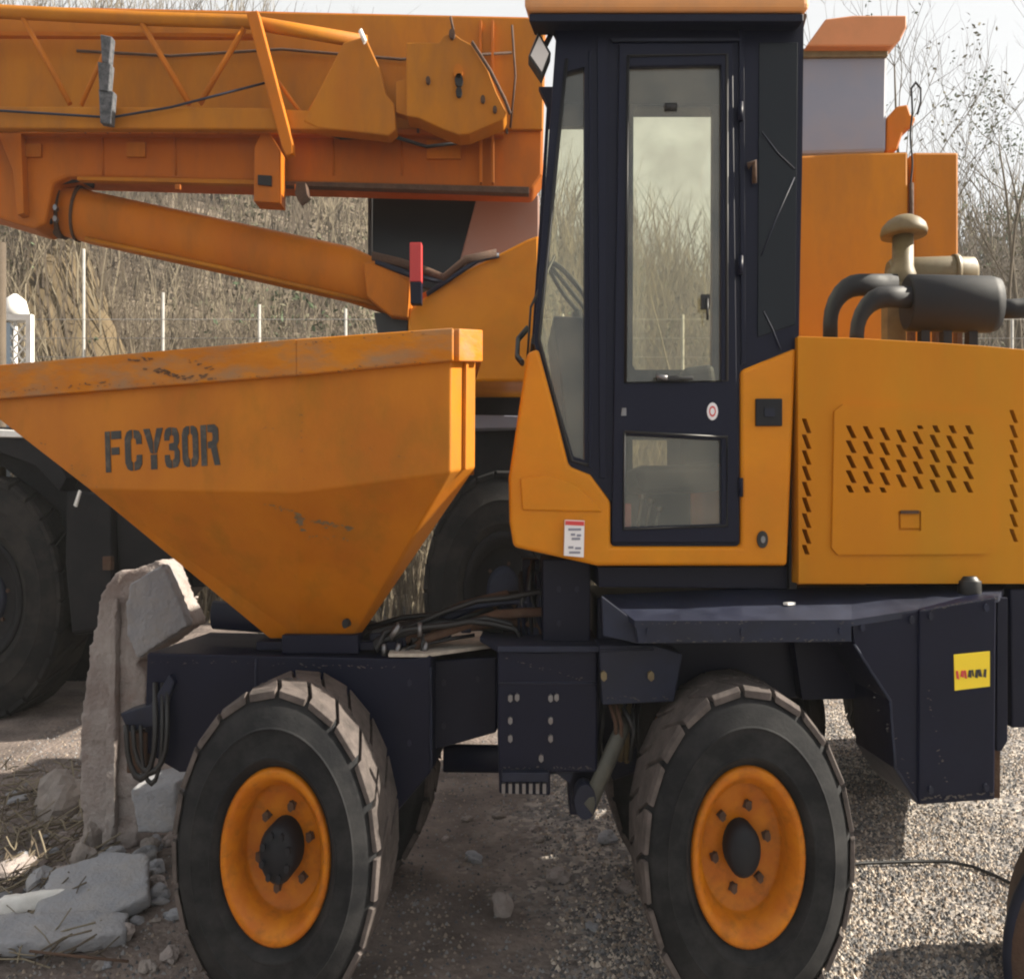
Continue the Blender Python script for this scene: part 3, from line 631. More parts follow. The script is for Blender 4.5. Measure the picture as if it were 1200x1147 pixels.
for k in range(8):
    x0 = rs_.uniform(705, 748)
    q = MB(); q.tube([P(x0, 820, 4.3), P(x0 + rs_.uniform(-8, 8), 850, 4.25), P(x0 + rs_.uniform(-14, 6), rs_.uniform(880, 915), 4.3)], rs_.choice((.01, .016)), 6); q.build('brake_pipe', rs_.choice((BLACK, NAVYD, OLIVE)), D)
q = MB(); q.prism([(705, 822), (752, 822), (745, 905), (718, 915), (706, 880)], 4.4, 4.7); q.build('axle_bracket', NAVY, D, bevel=.01)

# --- rear chassis, deck, fender, tank
b = MB(); b.rect(700, 700, 1290, 818, 4.34, 5.1); b.build('rear_chassis', NAVY, D, bevel=.01)
b = MB(); b.prism([(702, 756), (766, 756), (800, 766), (790, 822), (706, 826)], 4.08, 4.3); b.build('side_plate', NAVYD, D, bevel=.006)
for px in (707, 762):
    b = MB(); p = P(px, 791, 4.08); b.tube([p + Vector((0, .01, 0)), p - Vector((0, .03, 0))], .016, 6); b.build('bolt', OLIVE, D)
b = MB()
near = [P(744, 727, 3.83), P(870, 727, 3.83), P(998, 726, 3.83), P(1077, 714, 3.85), P(1170, 698, 3.92)]
back = [P(705, 697, 4.2), P(870, 689, 4.2), P(998, 688, 4.2), P(1085, 686, 4.2), P(1180, 684, 4.2)]
for i in range(4):
    q = [near[i], near[i + 1], back[i + 1], back[i]]; b.loft(q, [v - Vector((0, 0, .03)) for v in q])
b.build('step_deck', NAVYD, D)
b = MB(); b.prism([(744, 728), (998, 727), (998, 752), (748, 754)], 3.832, 3.86); b.prism([(705, 698), (744, 728), (748, 754), (707, 745)], 3.9, 3.93)
b.build('deck_skirt', NAVYD, D, bevel=.004)
b = MB(); b.prism([(998, 727.5), (1077, 714.5), (1077, 943), (1070, 935), (1048, 900), (1043, 820), (1001, 754)], 3.845, 4.28); b.build('tank_side', NAVY, D, bevel=.006)
b = MB(); b.prism([(1077.6, 714.6), (1168, 699), (1166, 937), (1076.6, 943)], 3.83, 4.28); tank = b.build('fuel_tank', NAVY, D, bevel=.008)
b = MB(); b.prism([(930, 752), (1040, 752), (1046, 818), (940, 820)], 4.25, 4.33); b.build('fender_plate', NAVY, D, bevel=.004)
b = MB(); b.prism([(1169, 700), (1181, 700), (1181, 868), (1174, 880), (1168, 880)], 3.98, 4.3); b.build('tank_bracket', NAVY, D, bevel=.004)
b = MB(); b.prism([(1184, 690), (1290, 690), (1290, 850), (1186, 853)], 4.05, 5.747); b.build('rear_bumper', NAVY, D, bevel=.01)
b = MB(); b.rect(1163, 870, 1172, 935, 4.3, 4.4); b.build('mud_flap', RUST, D)
b = MB(); p = P(1136, 700, 4.02); b.tube([p, P(1136, 680, 4.02)], .052, 14); b.tube([P(1136, 682, 4.02), P(1136, 675, 4.02)], [.05, .03], 14); b.build('filler_cap', BLACK, D, bevel=.003)
b = MB(); b.prism([(1118, 767), (1160, 763), (1160, 804), (1119, 809)], 3.826, 3.83); stk = b.build('warning_sticker', YEL, tank)
q = MB(); xx = 1121
for k, wd_ in enumerate((4, 5, 3, 5, 2.5, 4, 5, 4)):
    q.mi = 0 if k < 3 else 1
    hgt = (10, 8, 10, 9, 8, 10, 9, 10)[k]; sl_ = 1.5 if k % 2 else -.5; q.prism([(xx + sl_, 786 - k * .3), (xx + wd_ * .6 + sl_, 786 - k * .3), (xx + wd_ * .85, 786 + hgt - k * .3), (xx + .3, 785 + hgt - k * .3)], 3.822, 3.825); xx += wd_ + .4
q.build('sticker_print', [REDINK, INK], stk)
b = MB(); b.box(P(925, 707, 4.0), (.05, .03, .012), .5); b.build('paint_chip', WHITE, D)

DUST = mat('dried_mud_speck', (0.08, 0.07, 0.065), .95)
at = lambda Y: (lambda x, y: P(x, y, Y))
for pts, n, sz, Y in (([(1000, 760), (1075, 930)], 16, 1.0, 3.842), ([(1080, 715), (1165, 700)], 26, 1.1, 3.826), ([(1080, 935), (1165, 930)], 40, 1.6, 3.826), ([(1085, 800), (1110, 930)], 14, 1.0, 3.826), ([(750, 751), (996, 750)], 40, 1.2, 3.829), ([(750, 730), (996, 729)], 30, 1.0, 3.829), ([(590, 900), (698, 900)], 30, 1.3, 4.146), ([(590, 770), (698, 800)], 18, 1.0, 4.146), ([(710, 818), (790, 818)], 20, 1.2, 4.076), ([(175, 775), (470, 782)], 40, 1.2, 4.335)):
    chips(pts, n, sz, at(Y), DUST, D, 'mud_specks')
for x, y, Y in ((1010, 735, 3.845), (1068, 726, 3.845), (1090, 722, 3.83), (1155, 712, 3.83), (1090, 925, 3.83), (1155, 922, 3.83), (760, 740, 3.832), (870, 740, 3.832), (985, 739, 3.832), (655, 690, 4.3), (655, 730, 4.3), (676, 690, 4.3), (520, 800, 4.5), (520, 850, 4.5), (560, 795, 4.5), (480, 800, 4.34), (480, 870, 4.34)):
    q = MB(); p = P(x, y, Y); q.tube([p + Vector((0, .01, 0)), p - Vector((0, .012, 0))], .012, 6); q.build('bolt', NAVYD, D)
for pts, Y in (([(584, 800), (700, 800)], 4.148), ([(702, 762), (766, 760)], 4.078), ([(300, 772), (300, 895)], 4.338), ([(1001, 755), (1043, 821), (1049, 900), (1076, 941)], 3.843), ([(505, 782), (505, 900)], 4.336)):
    q = MB(); pp = []
    for (xa, ya), (xb, yb) in zip(pts, pts[1:]):
        for k in range(9): pp.append(P(xa + (xb - xa) * k / 8 + random.uniform(-.4, .4), ya + (yb - ya) * k / 8, Y))
    q.tube(pp, .007, 6, zs=1); q.build('weld_bead', NAVYD, D)

# --- engine hood
b = MB(); b.prism([(935, 394), (1000, 396), (1090, 401), (1150, 405), (1215, 411), (1290, 424), (1290, 684), (936, 684)], 4.02, 5.747)
hood = b.build('engine_hood', HOODOR, D, bevel=.035, seg=4)
def slots(b, cols, y0, y1, pitch, wd_, ht, ph, Y0=3.9, Y1=4.2):
    for i, cx in enumerate(cols):
        y = y0 + ph(i) - pitch
        while y < y1:
            a, c = max(y, y0), min(y + ht, y1)
            if c - a > 4:
                f = lambda t: cx - wd_ / 2 + wd_ * .55 * (t - y) / ht
                b.prism([(f(a), a), (f(a) + wd_ * .47, a), (f(c) + wd_ * .47, c), (f(c), c)], Y0, Y1)
            y += pitch
def panel(pts, Y0, Y1, name, m, par, bv=.004):
    q = MB(); q.prism(pts, Y0, Y1); return q.build(name, m, par, bevel=bv)
door = panel([(988, 474), (1158, 484), (1164, 490), (1163, 640), (1156, 649), (982, 650), (975, 642), (978, 482)], 4.005, 4.03, 'hood_door', HOODOR, hood, 0)
cols = [999, 1019, 1038.5, 1058, 1077.5, 1097.5, 1117, 1137]
cb = MB(); slots(cb, cols, 498, 577, 17.6, 13, 15, lambda i: (0, 1, 2.5, 5, 7, 11, 12, 13)[i], 3.99, 4.06)
cut(door, cb)
cb = MB(); slots(cb, cols, 498, 577, 17.6, 13, 15, lambda i: (0, 1, 2.5, 5, 7, 11, 12, 13)[i], 4.0, 4.1)
slots(cb, [947], 490, 650, 18.6, 11, 17, lambda i: 0, 4.0, 4.1); slots(cb, [1191], 480, 640, 17.5, 10, 15, lambda i: 0, 4.0, 4.1)
q = MB(); q.rect(1053, 599, 1080, 622, 4.0, 4.04)
cut(hood, cb)
cut(door, q)
q = MB(); q.rect(1055, 601, 1078, 619, 4.012, 4.02); q.build('latch', HOODOR, door, bevel=.003)
q = MB(); q.rect(1056, 598, 1077, 602, 4.0, 4.012); q.build('latch_pull', RUST, door)
slotback = MB()
# air cleaner, muffler, pipes on top
b = MB(); ycy = 4.55
b.tube([P(1062, 355, ycy), P(1064, 355, ycy), P(1158, 357, ycy), P(1168, 357, ycy)], [.088, .097, .097, .09], 24); b.build('muffler', MUFF, D)
b = MB(); b.tube([P(1162, 362, ycy), P(1188, 362, ycy), P(1200, 361, ycy), P(1212, 356, ycy)], .034, 14); b.build('tail_pipe', MUFF, D)
for px in (1085, 1111, 1141):
    b = MB(); b.rect(px - 5, 375, px + 5, 412, ycy - .02, ycy + .03); b.build('muffler_bracket', MUFF, D)
def elbow(x0, yb, x1, yt, Y, r, name):
    rr = 34; pts = [P(x0, yb + 8, Y)] + [P(x0 + rr - rr * math.cos(R(t)), yt + rr * 1.3 - rr * 1.3 * math.sin(R(t)), Y) for t in range(0, 91, 15)] + [P(x1, yt, Y)]
    q = MB(); q.tube(pts, r, 14); q.build(name, MUFF, D)
elbow(1004, 395, 1066, 348, 4.5, .037, 'exhaust_pipe'); elbow(973, 395, 1050, 334, 4.75, .04, 'exhaust_pipe')
b = MB(); b.tube([P(1040, 320, 4.85), P(1046, 320, 4.85), P(1112, 318, 4.85), P(1140, 318, 4.85), P(1144, 318, 4.85)], [.04, .055, .055, .052, .035], 20); b.tube([P(1116, 318, 4.85), P(1122, 318, 4.85)], .062, 20); cl = b.build('air_cleaner', OLIVE, D)
b = MB(); b.tube([P(1056, 345, 4.8), P(1056, 320, 4.8), P(1058, 312, 4.8), P(1058, 274, 4.8)], [.085, .08, .058, .056], 16); b.build('intake_neck', OLIVE, D)
b = MB(); b.tube([P(1059, 277, 4.8), P(1059, 272, 4.8), P(1059, 265, 4.8), P(1059, 259, 4.8), P(1059, 254, 4.8), P(1059, 252, 4.8)], [.122, .126, .116, .09, .05, .02], 24, zs=1.0); b.build('rain_cap', OLIVE, D)
b = MB(); b.rect(1040, 330, 1062, 400, 4.72, 4.8); b.build('filter_bracket', OLIVE, D)
for px in (1070, 1100, 1125):
    b = MB(); b.rect(px - 3, 380, px + 3, 412, 4.9, 4.95); b.build('filter_leg', RUST, D)

# --- cab
YC, YD = 4.06, 5.22
lower = [(618, 413), (631, 408), (650, 478), (667, 546), (692, 556), (716, 588), (716, 640), (868, 640), (868, 434), (934, 407), (923, 663), (700, 663), (660, 654), (602, 641), (597, 612), (596, 560)]
b = MB(); b.prism(lower, YC - .02, YD + .02); cabb = b.build('cab_lower_body', ORANGE, D, bevel=.02, seg=3)
# rounded shoulder of the cowl
b = MB(); b.prism([(609, 560), (640, 556), (672, 566), (700, 590), (706, 600), (612, 598)], YC - .03, YC - .01); b.build('cowl_bulge', ORANGE, cabb, bevel=.009, seg=3)
# navy upper side frames, near and far
side = [(652, 40), (640, 14), (942, 14), (940, 200), (936, 407), (868, 434), (868, 640), (716, 640), (716, 588), (692, 556), (667, 546), (650, 478), (626, 402)]
b = MB(); b.prism(side, YC, YC + .06); ns = b.build('cab_side_frame', NAVY, D)
q = MB(); farq = [(655, 24), (712, 24), (712, 538), (673, 534), (655, 474), (633, 398)]; quarter = [(663, 78), (686, 72), (686, 538), (673, 534), (655, 474), (633, 398)]
q.prism(quarter, YC - .05, YC + .1); q.prism([(727, 52), (858, 52), (862, 632), (722, 632)], YC - .05, YC + .1)
cut(ns, q)
xo = [P(x, y, YC) for x, y in side]
b = MB(); a = [Vector((v.x, YD - .05, v.z + (.2 if v.z > 4.4 else 0))) for v in xo]; b.loft(a, [v + Vector((0, .05, 0)) for v in a]); fsd = b.build('cab_side_frame', NAVY, D)
q = MB(); a = [P(x, y, YC) for x, y in farq]; a = [Vector((v.x, YD - .2, v.z)) for v in a]; q.loft(a, [v + Vector((0, .4, 0)) for v in a])
def fy(x, y): return P(x, y, YD)
fw = [(745, 130), (829, 130), (833, 136), (832, 430), (828, 435), (743, 435), (740, 430), (741, 136)]
a = [fy(*p) - Vector((0, .2, 0)) for p in fw]; q.loft(a, [v + Vector((0, .4, 0)) for v in a])
a = [fy(*p) - Vector((0, .2, 0)) for p in [(740, 516), (793, 516), (793, 563), (740, 563)]]; q.loft(a, [v + Vector((0, .4, 0)) for v in a])
cut(fsd, q)
gl = MB(); a = [fy(738, 126), fy(836, 126), fy(836, 440), fy(737, 440)]; gl.loft([v - Vector((0, .03, 0)) for v in a], [v - Vector((0, .025, 0)) for v in a]); gl.build('far_window_glass', GLASS, fsd)
gl = MB(); a = [fy(738, 514), fy(795, 514), fy(795, 565), fy(738, 565)]; gl.loft([v - Vector((0, .03, 0)) for v in a], [v - Vector((0, .025, 0)) for v in a]); gl.build('far_window_glass', GLASS, fsd)
gl = MB(); gl.prism([(661, 74), (688, 68), (688, 541), (671, 537), (653, 474), (631, 396)], YC + .028, YC + .034); gl.build('quarter_glass', GLASS, ns)
gl = MB(); a = [P(x, y, YC) for x, y in farq]; a = [Vector((v.x, YD - .03, v.z)) for v in a]; gl.loft(a, [v + Vector((0, .005, 0)) for v in a]); gl.build('quarter_glass', GLASS, fsd)
# rubber bead round the quarter window
b = MB(); pts = [P(x, y, YC - .003) for x, y in [(664, 70), (632, 398), (652, 474), (670, 540), (690, 545)]]; b.tube(pts, .008, 6, zs=1); b.build('window_seal', BLACK, ns)
# windscreen
wa, wb_ = P(660, 74, YC), P(630, 398, YC)
b = MB(); a = [wa + Vector((0, .03, 0)), Vector((wa.x, YD - .06, wa.z)), Vector((wb_.x, YD - .06, wb_.z)), wb_ + Vector((0, .03, 0))]; b.loft(a, [v + Vector((.006, 0, 0)) for v in a]); b.build('windscreen', GLASSD, D)
b = MB(); b.tube([Vector((wa.x + .0, YD - .02, wa.z)), Vector((wb_.x, YD - .02, wb_.z))], .018, 6, zs=1); b.build('far_pillar', NAVY, D)
b = MB(); b.tube([wb_ + Vector((-.01, .1, .02)), Vector((wb_.x - .01, YD - .1, wb_.z + .02))], .02, 8); b.build('windscreen_sill', BLACK, D)
b = MB(); b.tube([P(612, 425, 4.2), P(606, 418, 4.3), P(607, 398, 4.4), P(618, 385, 4.45)], .012, 8); b.tube([P(618, 420, 4.25), P(622, 360, 4.3), P(650, 300, 4.35)], .006, 6); b.build('wiper', BLACK, D)
# rear wall, floor, roof
b = MB(); xr0, xr1 = P(905, 0, YC).x, P(934, 0, YC).x; zt, zb = P(0, 16, YC).z, P(0, 640, YC).z; zm = P(0, 180, YC).z
b.box(((xr0 + xr1) / 2 + .02, (YC + YD) / 2 + .0, (zb + P(0, 420, YC).z) / 2), (.05, YD - YC - .14, P(0, 420, YC).z - zb)); b.build('cab_rear_wall', NAVY, D)
b = MB(); a = [(xr1 - .03, YC + .07), (xr1 - .03, YD - .07)]; b.box((xr1 - .02, (YC + YD) / 2, (P(0, 60, YC).z + P(0, 415, YC).z) / 2), (.008, YD - YC - .14, P(0, 60, YC).z - P(0, 415, YC).z)); b.build('rear_window_glass', GLASS, D)
b = MB(); b.prism([(700, 652), (900, 652), (900, 662), (700, 662)], YC + .02, YD - .02); b.build('cab_floor', DARK, D)
b = MB(); b.prism([(700, 664), (925, 664), (925, 690), (702, 688)], YC + .1, YD); b.build('cab_mount', NAVY, D, bevel=.004)
def roofslab(y0, y1, ins, name, m, bv):
    x0, x1 = P(614 + ins, 0, 3.93).x, P(950 - ins, 0, 3.93).x; zb_, zt_ = P(0, y0, 3.93).z, P(0, y1, 3.93).z; xf = P(668, 0, YC).x
    rows = [(3.93 + ins * .004, x0, 0), (4.12, x0 + .03, .03), (4.3, xf - .06, .17), (4.5, xf - .03, .2), (5.1, xf, .2), (5.34, xf + .03, .2)]   # the roof panel is crowned
    q = MB()
    v = []
    for y, xa, up_ in rows: v += [Vector((xa, y, zb_ + up_)), Vector((x1, y, zb_ + up_)), Vector((x1, y, zt_ + up_)), Vector((xa, y, zt_ + up_))]
    f = [[0, 1, 2, 3], [20, 23, 22, 21]]
    for i in range(5):
        for k in range(4): f.append([4 * i + k, 4 * i + 4 + k, 4 * i + 4 + (k + 1) % 4, 4 * i + (k + 1) % 4])
    q.add(v, f); return q.build(name, m, D, bevel=bv, seg=3)
roofslab(12, -60, 0, 'cab_roof', mat('faded_roof_orange', (.6, .27, .09), .6, var=(.52, .22, .07), scale=2, dirt=(.4, .25, .15), dscale=4, damt=.5), .03)
roofslab(22, 12.5, 6, 'roof_frame', NAVY, .006)
# navy trims on the side frame
for i, pts in enumerate(([(866, 30), (872, 30), (874, 425), (869, 427)], [(690, 60), (694, 60), (694, 550), (690, 548)], [(700, 45), (712, 45), (710, 560), (703, 560)])):
    q = MB(); q.prism(pts, YC - .012, YC + .001); q.build('pillar_rib', NAVY, ns, bevel=.002)
q = MB(); q.prism([(890, 50), (935, 50), (932, 380), (888, 395)], YC - .008, YC + .001); q.build('rear_side_pane', GLASSB, ns, bevel=.002)
for pts in ([(893, 155), (912, 180), (931, 198)], [(931, 208), (910, 255), (892, 300)], [(895, 365), (905, 385), (915, 410)]):
    q = MB(); q.tube([P(x, y, YC - .013) for x, y in pts], .0035, 5, zs=1); q.build('cable', NAVYD, ns)
q = MB(); q.tube([P(876, 195, YC - .02), P(884, 190, YC - .03), P(884, 215, YC - .02)], .012, 7); q.build('door_stay', RUST, ns)
# door
b = MB(); b.prism([(726, 50), (859, 50), (866, 636), (717, 636)], YC - .022, YC + .03); dr = b.build('cab_door', NAVY, D)
q = MB(); q.prism([(738, 68), (850, 66), (850, 444), (735, 446)], YC - .1, YC + .1); q.prism([(734, 508), (850, 514), (850, 614), (733, 618)], YC - .1, YC + .1); cut(dr, q)
bv = dr.modifiers.new('bevel', 'BEVEL'); bv.width = .006; bv.segments = 2; bv.limit_method = 'ANGLE'
q = MB(); q.prism([(736, 66), (852, 64), (852, 446), (733, 448)], YC + .0, YC + .006); q.build('door_glass', GLASS, dr)
q = MB(); q.prism([(732, 506), (852, 512), (852, 616), (731, 620)], YC + .0, YC + .006); q.build('lower_door_glass', GLASS, dr)
def frame_seal(pts, nm):
    q = MB(); q.tube([P(x, y, YC - .024) for x, y in pts + [pts[0]]], .007, 6, zs=1); q.build(nm, BLACK, dr)
frame_seal([(736, 66), (852, 64), (852, 446), (733, 448)], 'door_seal'); frame_seal([(732, 506), (852, 512), (852, 616), (731, 620)], 'door_seal')
q = MB(); q.prism([(715, 45), (868, 45), (868, 48), (718, 49)], YC - .015, YC); q.build('rain_strip', NAVYD, ns)
q = MB(); q.rect(822, 345, 832, 362, YC - .04, YC - .022); q.tube([P(829, 350, YC - .05), P(829, 375, YC - .05)], .006, 6); q.build('window_latch', BLACK, dr)
q = MB(); q.rect(775, 440, 796, 446, YC - .05, YC - .024); q.tube([P(770, 444, YC - .045), P(812, 443, YC - .045)], .007, 6); q.build('door_handle', BLACK, dr, bevel=.002)
q = MB(); q.tube([P(769, 441, YC - .04), P(782, 443, YC - .055)], .008, 6); q.build('handle_glint', STEEL, dr)
q = MB(); p = P(786, 131, YC - .01); q.tube([P(779, 126, YC), P(793, 126, YC)], .02, 8, zs=1); q.build('window_catch', BLACK, dr)
q = MB(); q.prism([(x, y) for x, y in arc(835, 482, 6.5, 0, 345, 15)], YC - .026, YC - .023); ov = q.build('oval_sticker', STK, dr)
q = MB(); q.prism([(x, y) for x, y in arc(835, 482, 4, 0, 345, 11)], YC - .028, YC - .0262); q.build('sticker_print', REDINK, ov)
q = MB(); q.prism([(x, y) for x, y in arc(835, 482, 2.6, 0, 345, 11)], YC - .03, YC - .0282); q.build('sticker_print', STK, ov)
q = MB(); q.prism([(729, 478), (734, 478), (734, 487), (728, 487)], YC - .026, YC - .022); q.build('door_lock', STEEL, dr)
for py in (120, 300, 560):
    q = MB(); q.tube([P(868, py, YC - .03), P(868, py + 22, YC - .03)], .012, 8, zs=1); q.build('hinge', NAVY, dr)
# vent, grommet, sticker on the orange cab body
q = MB(); q.rect(886, 467, 917, 499, YC - .035, YC - .018); vt = q.build('side_vent', MUFF, cabb, bevel=.004)
q = MB(); q.rect(896, 478, 908, 488, YC - .042, YC - .035); q.build('vent_catch', NAVYD, vt)
q = MB(); p = P(893, 632, YC - .02); q.tube([p + Vector((0, .01, 0)), p - Vector((0, .012, 0))], .026, 16); q.build('grommet', BLACK, cabb)
q = MB(); q.tube([p, p - Vector((0, .02, 0))], .011, 8); q.build('grommet_pin', STEEL, cabb)
q = MB(); q.prism([(662, 609), (685, 610), (684, 653), (661, 651)], YC - .058, YC - .024); st = q.build('notice_sticker', STK, cabb)
q = MB(); q.prism([(662.5, 610), (684.5, 611), (684.5, 616), (662.5, 615)], YC - .061, YC - .059); q.build('sticker_print', REDINK, st)
for (x0, x1, y) in ((666, 681, 619), (669, 674, 625), (676, 681, 626), (670, 680, 630), (666, 672, 640), (674, 681, 641), (667, 680, 646)):
    q = MB(); q.rect(x0, y, x1, y + 2.6, YC - .061, YC - .059); q.build('sticker_print', GREYP, st)
# work lamp at the front top corner
q = MB(); q.prism([(619, 66), (631, 36), (646, 62), (635, 90)], 4.05, 4.13); lm = q.build('work_lamp', BLACK, D, bevel=.006)
q = MB(); q.prism([(622, 65), (632, 43), (643, 63), (635, 84)], 4.043, 4.049); q.build('lamp_lens', LAMP, lm)
q = MB(); q.tube([P(640, 52, 4.1), P(648, 36, 4.15), P(656, 28, 4.2)], .012, 8); q.build('lamp_arm', BLACK, lm)
# interior: seat, steering column, wheel, console
q = MB(); q.prism([(800, 430), (838, 425), (850, 545), (798, 548)], 4.4, 4.85); q.prism([(745, 545), (850, 545), (850, 575), (750, 578)], 4.38, 4.88); q.build('driver_seat', MUFF, D, bevel=.04, seg=4)
q = MB(); q.tube([P(700, 600, 4.6), P(690, 470, 4.6), P(676, 365, 4.6)], .03, 8); q.build('steering_column', MUFF, D)
q = MB(); ring = []
cpt = P(672, 345, 4.6)
for k in range(25):
    a = 2 * math.pi * k / 24; ring.append(cpt + Vector((.13 * math.cos(a), .2 * math.sin(a), -.10 * math.cos(a) * 1.6)))
q.tube(ring, .014, 6, zs=1); q.tube([ring[0], ring[12]], .012, 6, zs=1); q.build('steering_wheel', MUFF, D)
q = MB(); q.prism([(648, 370), (700, 372), (700, 640), (690, 640), (668, 540)], 4.3, 5.0); q.build('dashboard', NAVY, D, bevel=.01)
q = MB(); q.rect(728, 590, 740, 618, 4.3, 4.36); q.build('lever_knob', RED, D, bevel=.008)
for (x, y) in ((762, 590), (772, 600), (752, 585)):
    q = MB(); q.tube([P(x - 6, 625, 4.3), P(x, y, 4.3)], .008, 6, zs=1); q.tube([P(x, y, 4.3), P(x, y - 6, 4.3)], .018, 8, zs=1); q.build('control_lever', STEEL, D)
# vertical orange edge piece between cab and hood
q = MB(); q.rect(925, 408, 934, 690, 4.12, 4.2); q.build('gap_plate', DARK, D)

# ------------------------------------------------------------ CRANE
K = thing('mobile_crane', 'orange mobile crane with folded lattice jib and long boom parked behind the dumper', 'crane', (-2, 9.5, 0))
cz = MB
CAR_ = BLACK
def kp(name, pts, Y0, Y1, m, bv=.015, par=None):
    q = MB(); q.prism(pts, Y0, Y1); return q.build(name, m, par or K, bevel=bv)
boom = kp('boom', [(-140, 2), (0, 6), (300, 12), (616, 19), (640, 22), (636, 205), (624, 222), (80, 207), (62, 214), (52, 262), (40, 268), (-20, 250), (-140, 228)], 8.6, 9.0, CRANER, .03)
kp('ram_socket', [(438, 366), (478, 368), (478, 400), (444, 400)], 8.8, 9.2, CAR_, .01)
kp('boom_upper_plate', [(-140, 4), (0, 8), (616, 21), (638, 24), (636, 152), (-140, 150)], 8.55, 8.597, CRANEY, .012, boom)
kp('boom_flange', [(90, 207), (300, 211), (300, 216), (90, 211)], 8.52, 8.6, CRANEY, .004, boom)
kp('boom_flange', [(328, 212), (620, 219), (620, 227), (328, 217)], 8.5, 8.6, RUST, .004, boom)
kp('boom_flange', [(-140, 150), (590, 152), (590, 158), (-140, 156)], 8.5, 8.6, CRANER, .004, boom)
for x in (563, 577): kp('boom_strap', [(x - 1.5, 24), (x + 1.5, 24), (x + 2, 214), (x - 1, 214)], 8.49, 8.55, CRANER, .003, boom)
kp('boom_bracket', [(-5, 150), (24, 152), (28, 250), (20, 252), (15, 200)], 8.5, 8.6, CRANER, .006, boom)
for x in (120, 205, 390, 470):
    q = MB(); q.tube([P(x, 160, 8.6), P(x + 1, 206, 8.6)], .012, 6); q.build('boom_weld', CRANER, boom)
for x in range(100, 620, 26):
    q = MB(); p = P(x, 154, 8.5); q.tube([p + Vector((0, .02, 0)), p - Vector((0, .02, 0))], .016, 6); q.build('boom_bolt', RUST, boom)
for pts, r_, m_ in (([(90, 60), (200, 66), (330, 58), (470, 70), (600, 62)], .01, RUST), ([(330, 140), (400, 162), (460, 160), (500, 172), (560, 165)], .012, BLACK), ([(600, 30), (604, 90), (598, 150)], .012, RUST)):
    q = MB(); q.tube([P(x, y, 8.5) for x, y in pts], r_, 6); q.build('boom_cable', m_, boom)
for pts in ([(20, 168), (48, 168), (48, 184), (20, 184)], [(148, 166), (170, 166), (170, 184), (148, 184)], [(500, 164), (540, 165), (540, 186), (500, 186)]):
    kp('boom_plate', pts, 8.57, 8.6, CRANEO, .004, boom)
# telescoping end edges, small lugs under boom
kp('hanging_bracket', [(298, 172), (306, 156), (316, 156), (328, 176), (328, 238), (297, 236)], 8.3, 8.52, CRANER, .01)
kp('bracket_hole', [(302, 205), (318, 206), (318, 218), (302, 216)], 8.28, 8.3, DARK, 0)
kp('boom_lug', [(347, 214), (358, 214), (360, 228), (350, 236), (345, 226)], 8.35, 8.5, RUST, .006)
for x0 in (205, 345): kp('hose_clip', [(x0, 216), (x0 + 6, 216), (x0 + 6, 222), (x0, 222)], 8.45, 8.5, CRANER, .002)
# lattice jib carried on the near side of the boom
YJ = 8.2
jib = MB(); jib.tube([P(-140, 10, YJ), P(0, 14, YJ), P(160, 22, YJ), P(290, 26, YJ), P(430, 50, YJ)], .045, 8); jb = jib.build('jib_top_chord', CRANEY, K)
q = MB(); q.prism([(-140, 36), (0, 37), (300, 40), (300, 44), (-140, 41)], YJ + .1, YJ + .16); q.build('jib_rail', CRANEO, K)
q = MB(); q.prism([(-140, 124), (300, 126), (460, 135), (460, 152), (-140, 150)], YJ - .05, YJ + .05); q.build('jib_bottom_chord', CRANEY, K, bevel=.015)
q = MB(); q.tube([P(-140, 128, YJ - .1), P(0, 130, YJ - .1), P(130, 138, YJ - .1), P(200, 126, YJ - .1), P(320, 95, YJ - .1)], .008, 6); q.build('jib_cable', NAVYD, K)
for (x0, y0, x1, y1, r) in ((-60, 122, -5, 22, .02), (25, 18, 82, 122, .024), (95, 124, 130, 45, .02), (164, 24, 222, 122, .026), (234, 122, 286, 34, .026), (325, 95, 358, 140, .018), (358, 140, 402, 66, .022)):
    q = MB(); q.tube([P(x0, y0, YJ), P(x1, y1, YJ)], r, 8, zs=1.2); q.build('jib_brace', CRANEO, K)
q = MB(); q.prism([(288, 14), (302, 12), (343, 168), (343, 180), (335, 183), (330, 172)], YJ - .16, YJ - .06); q.build('jib_link_bar', CRANEO, K, bevel=.012)
kp('jib_plate', [(402, 50), (428, 42), (445, 80), (452, 110), (462, 122), (464, 152), (455, 159), (440, 157), (372, 150), (355, 142)], YJ - .06, YJ + .12, CRANEY, .015)
kp('jib_plate_web', [(464, 96), (478, 92), (478, 136), (464, 132)], YJ - .02, YJ + .08, CRANEY, .006)
hd = kp('jib_head_plate', [(476, 50), (515, 50), (520, 42), (530, 38), (541, 46), (553, 52), (572, 82), (582, 108), (594, 132), (590, 140), (550, 157), (538, 158), (520, 152), (490, 138), (476, 136)], YJ - .1, YJ + .15, CRANEY, .012)
for (x, y, r, m) in ((537, 86, .045, CRANEO), (538, 96, .04, DARK), (538, 110, .03, DARK), (502, 96, .022, RUST), (566, 118, .022, RUST), (580, 130, .02, RUST), (530, 42, .03, RUST)):
    q = MB(); p = P(x, y, YJ - .1); q.tube([p + Vector((0, .05, 0)), p - Vector((0, .04, 0))], r, 12); q.build('sheave_pin', m, hd)
q = MB(); q.tube([P(553, 50, YJ - .12), P(575, 84, YJ - .14), P(592, 118, YJ - .12), P(598, 134, YJ - .1)], .015, 6); q.tube([P(528, 20, YJ - .1), P(532, 40, YJ - .1)], .012, 6); q.build('hoist_rope', RUST, K)
q = MB(); q.tube([P(422, 36, YJ - .12), P(428, 50, YJ - .12)], .02, 6); q.build('jib_pin', WHITE, K)
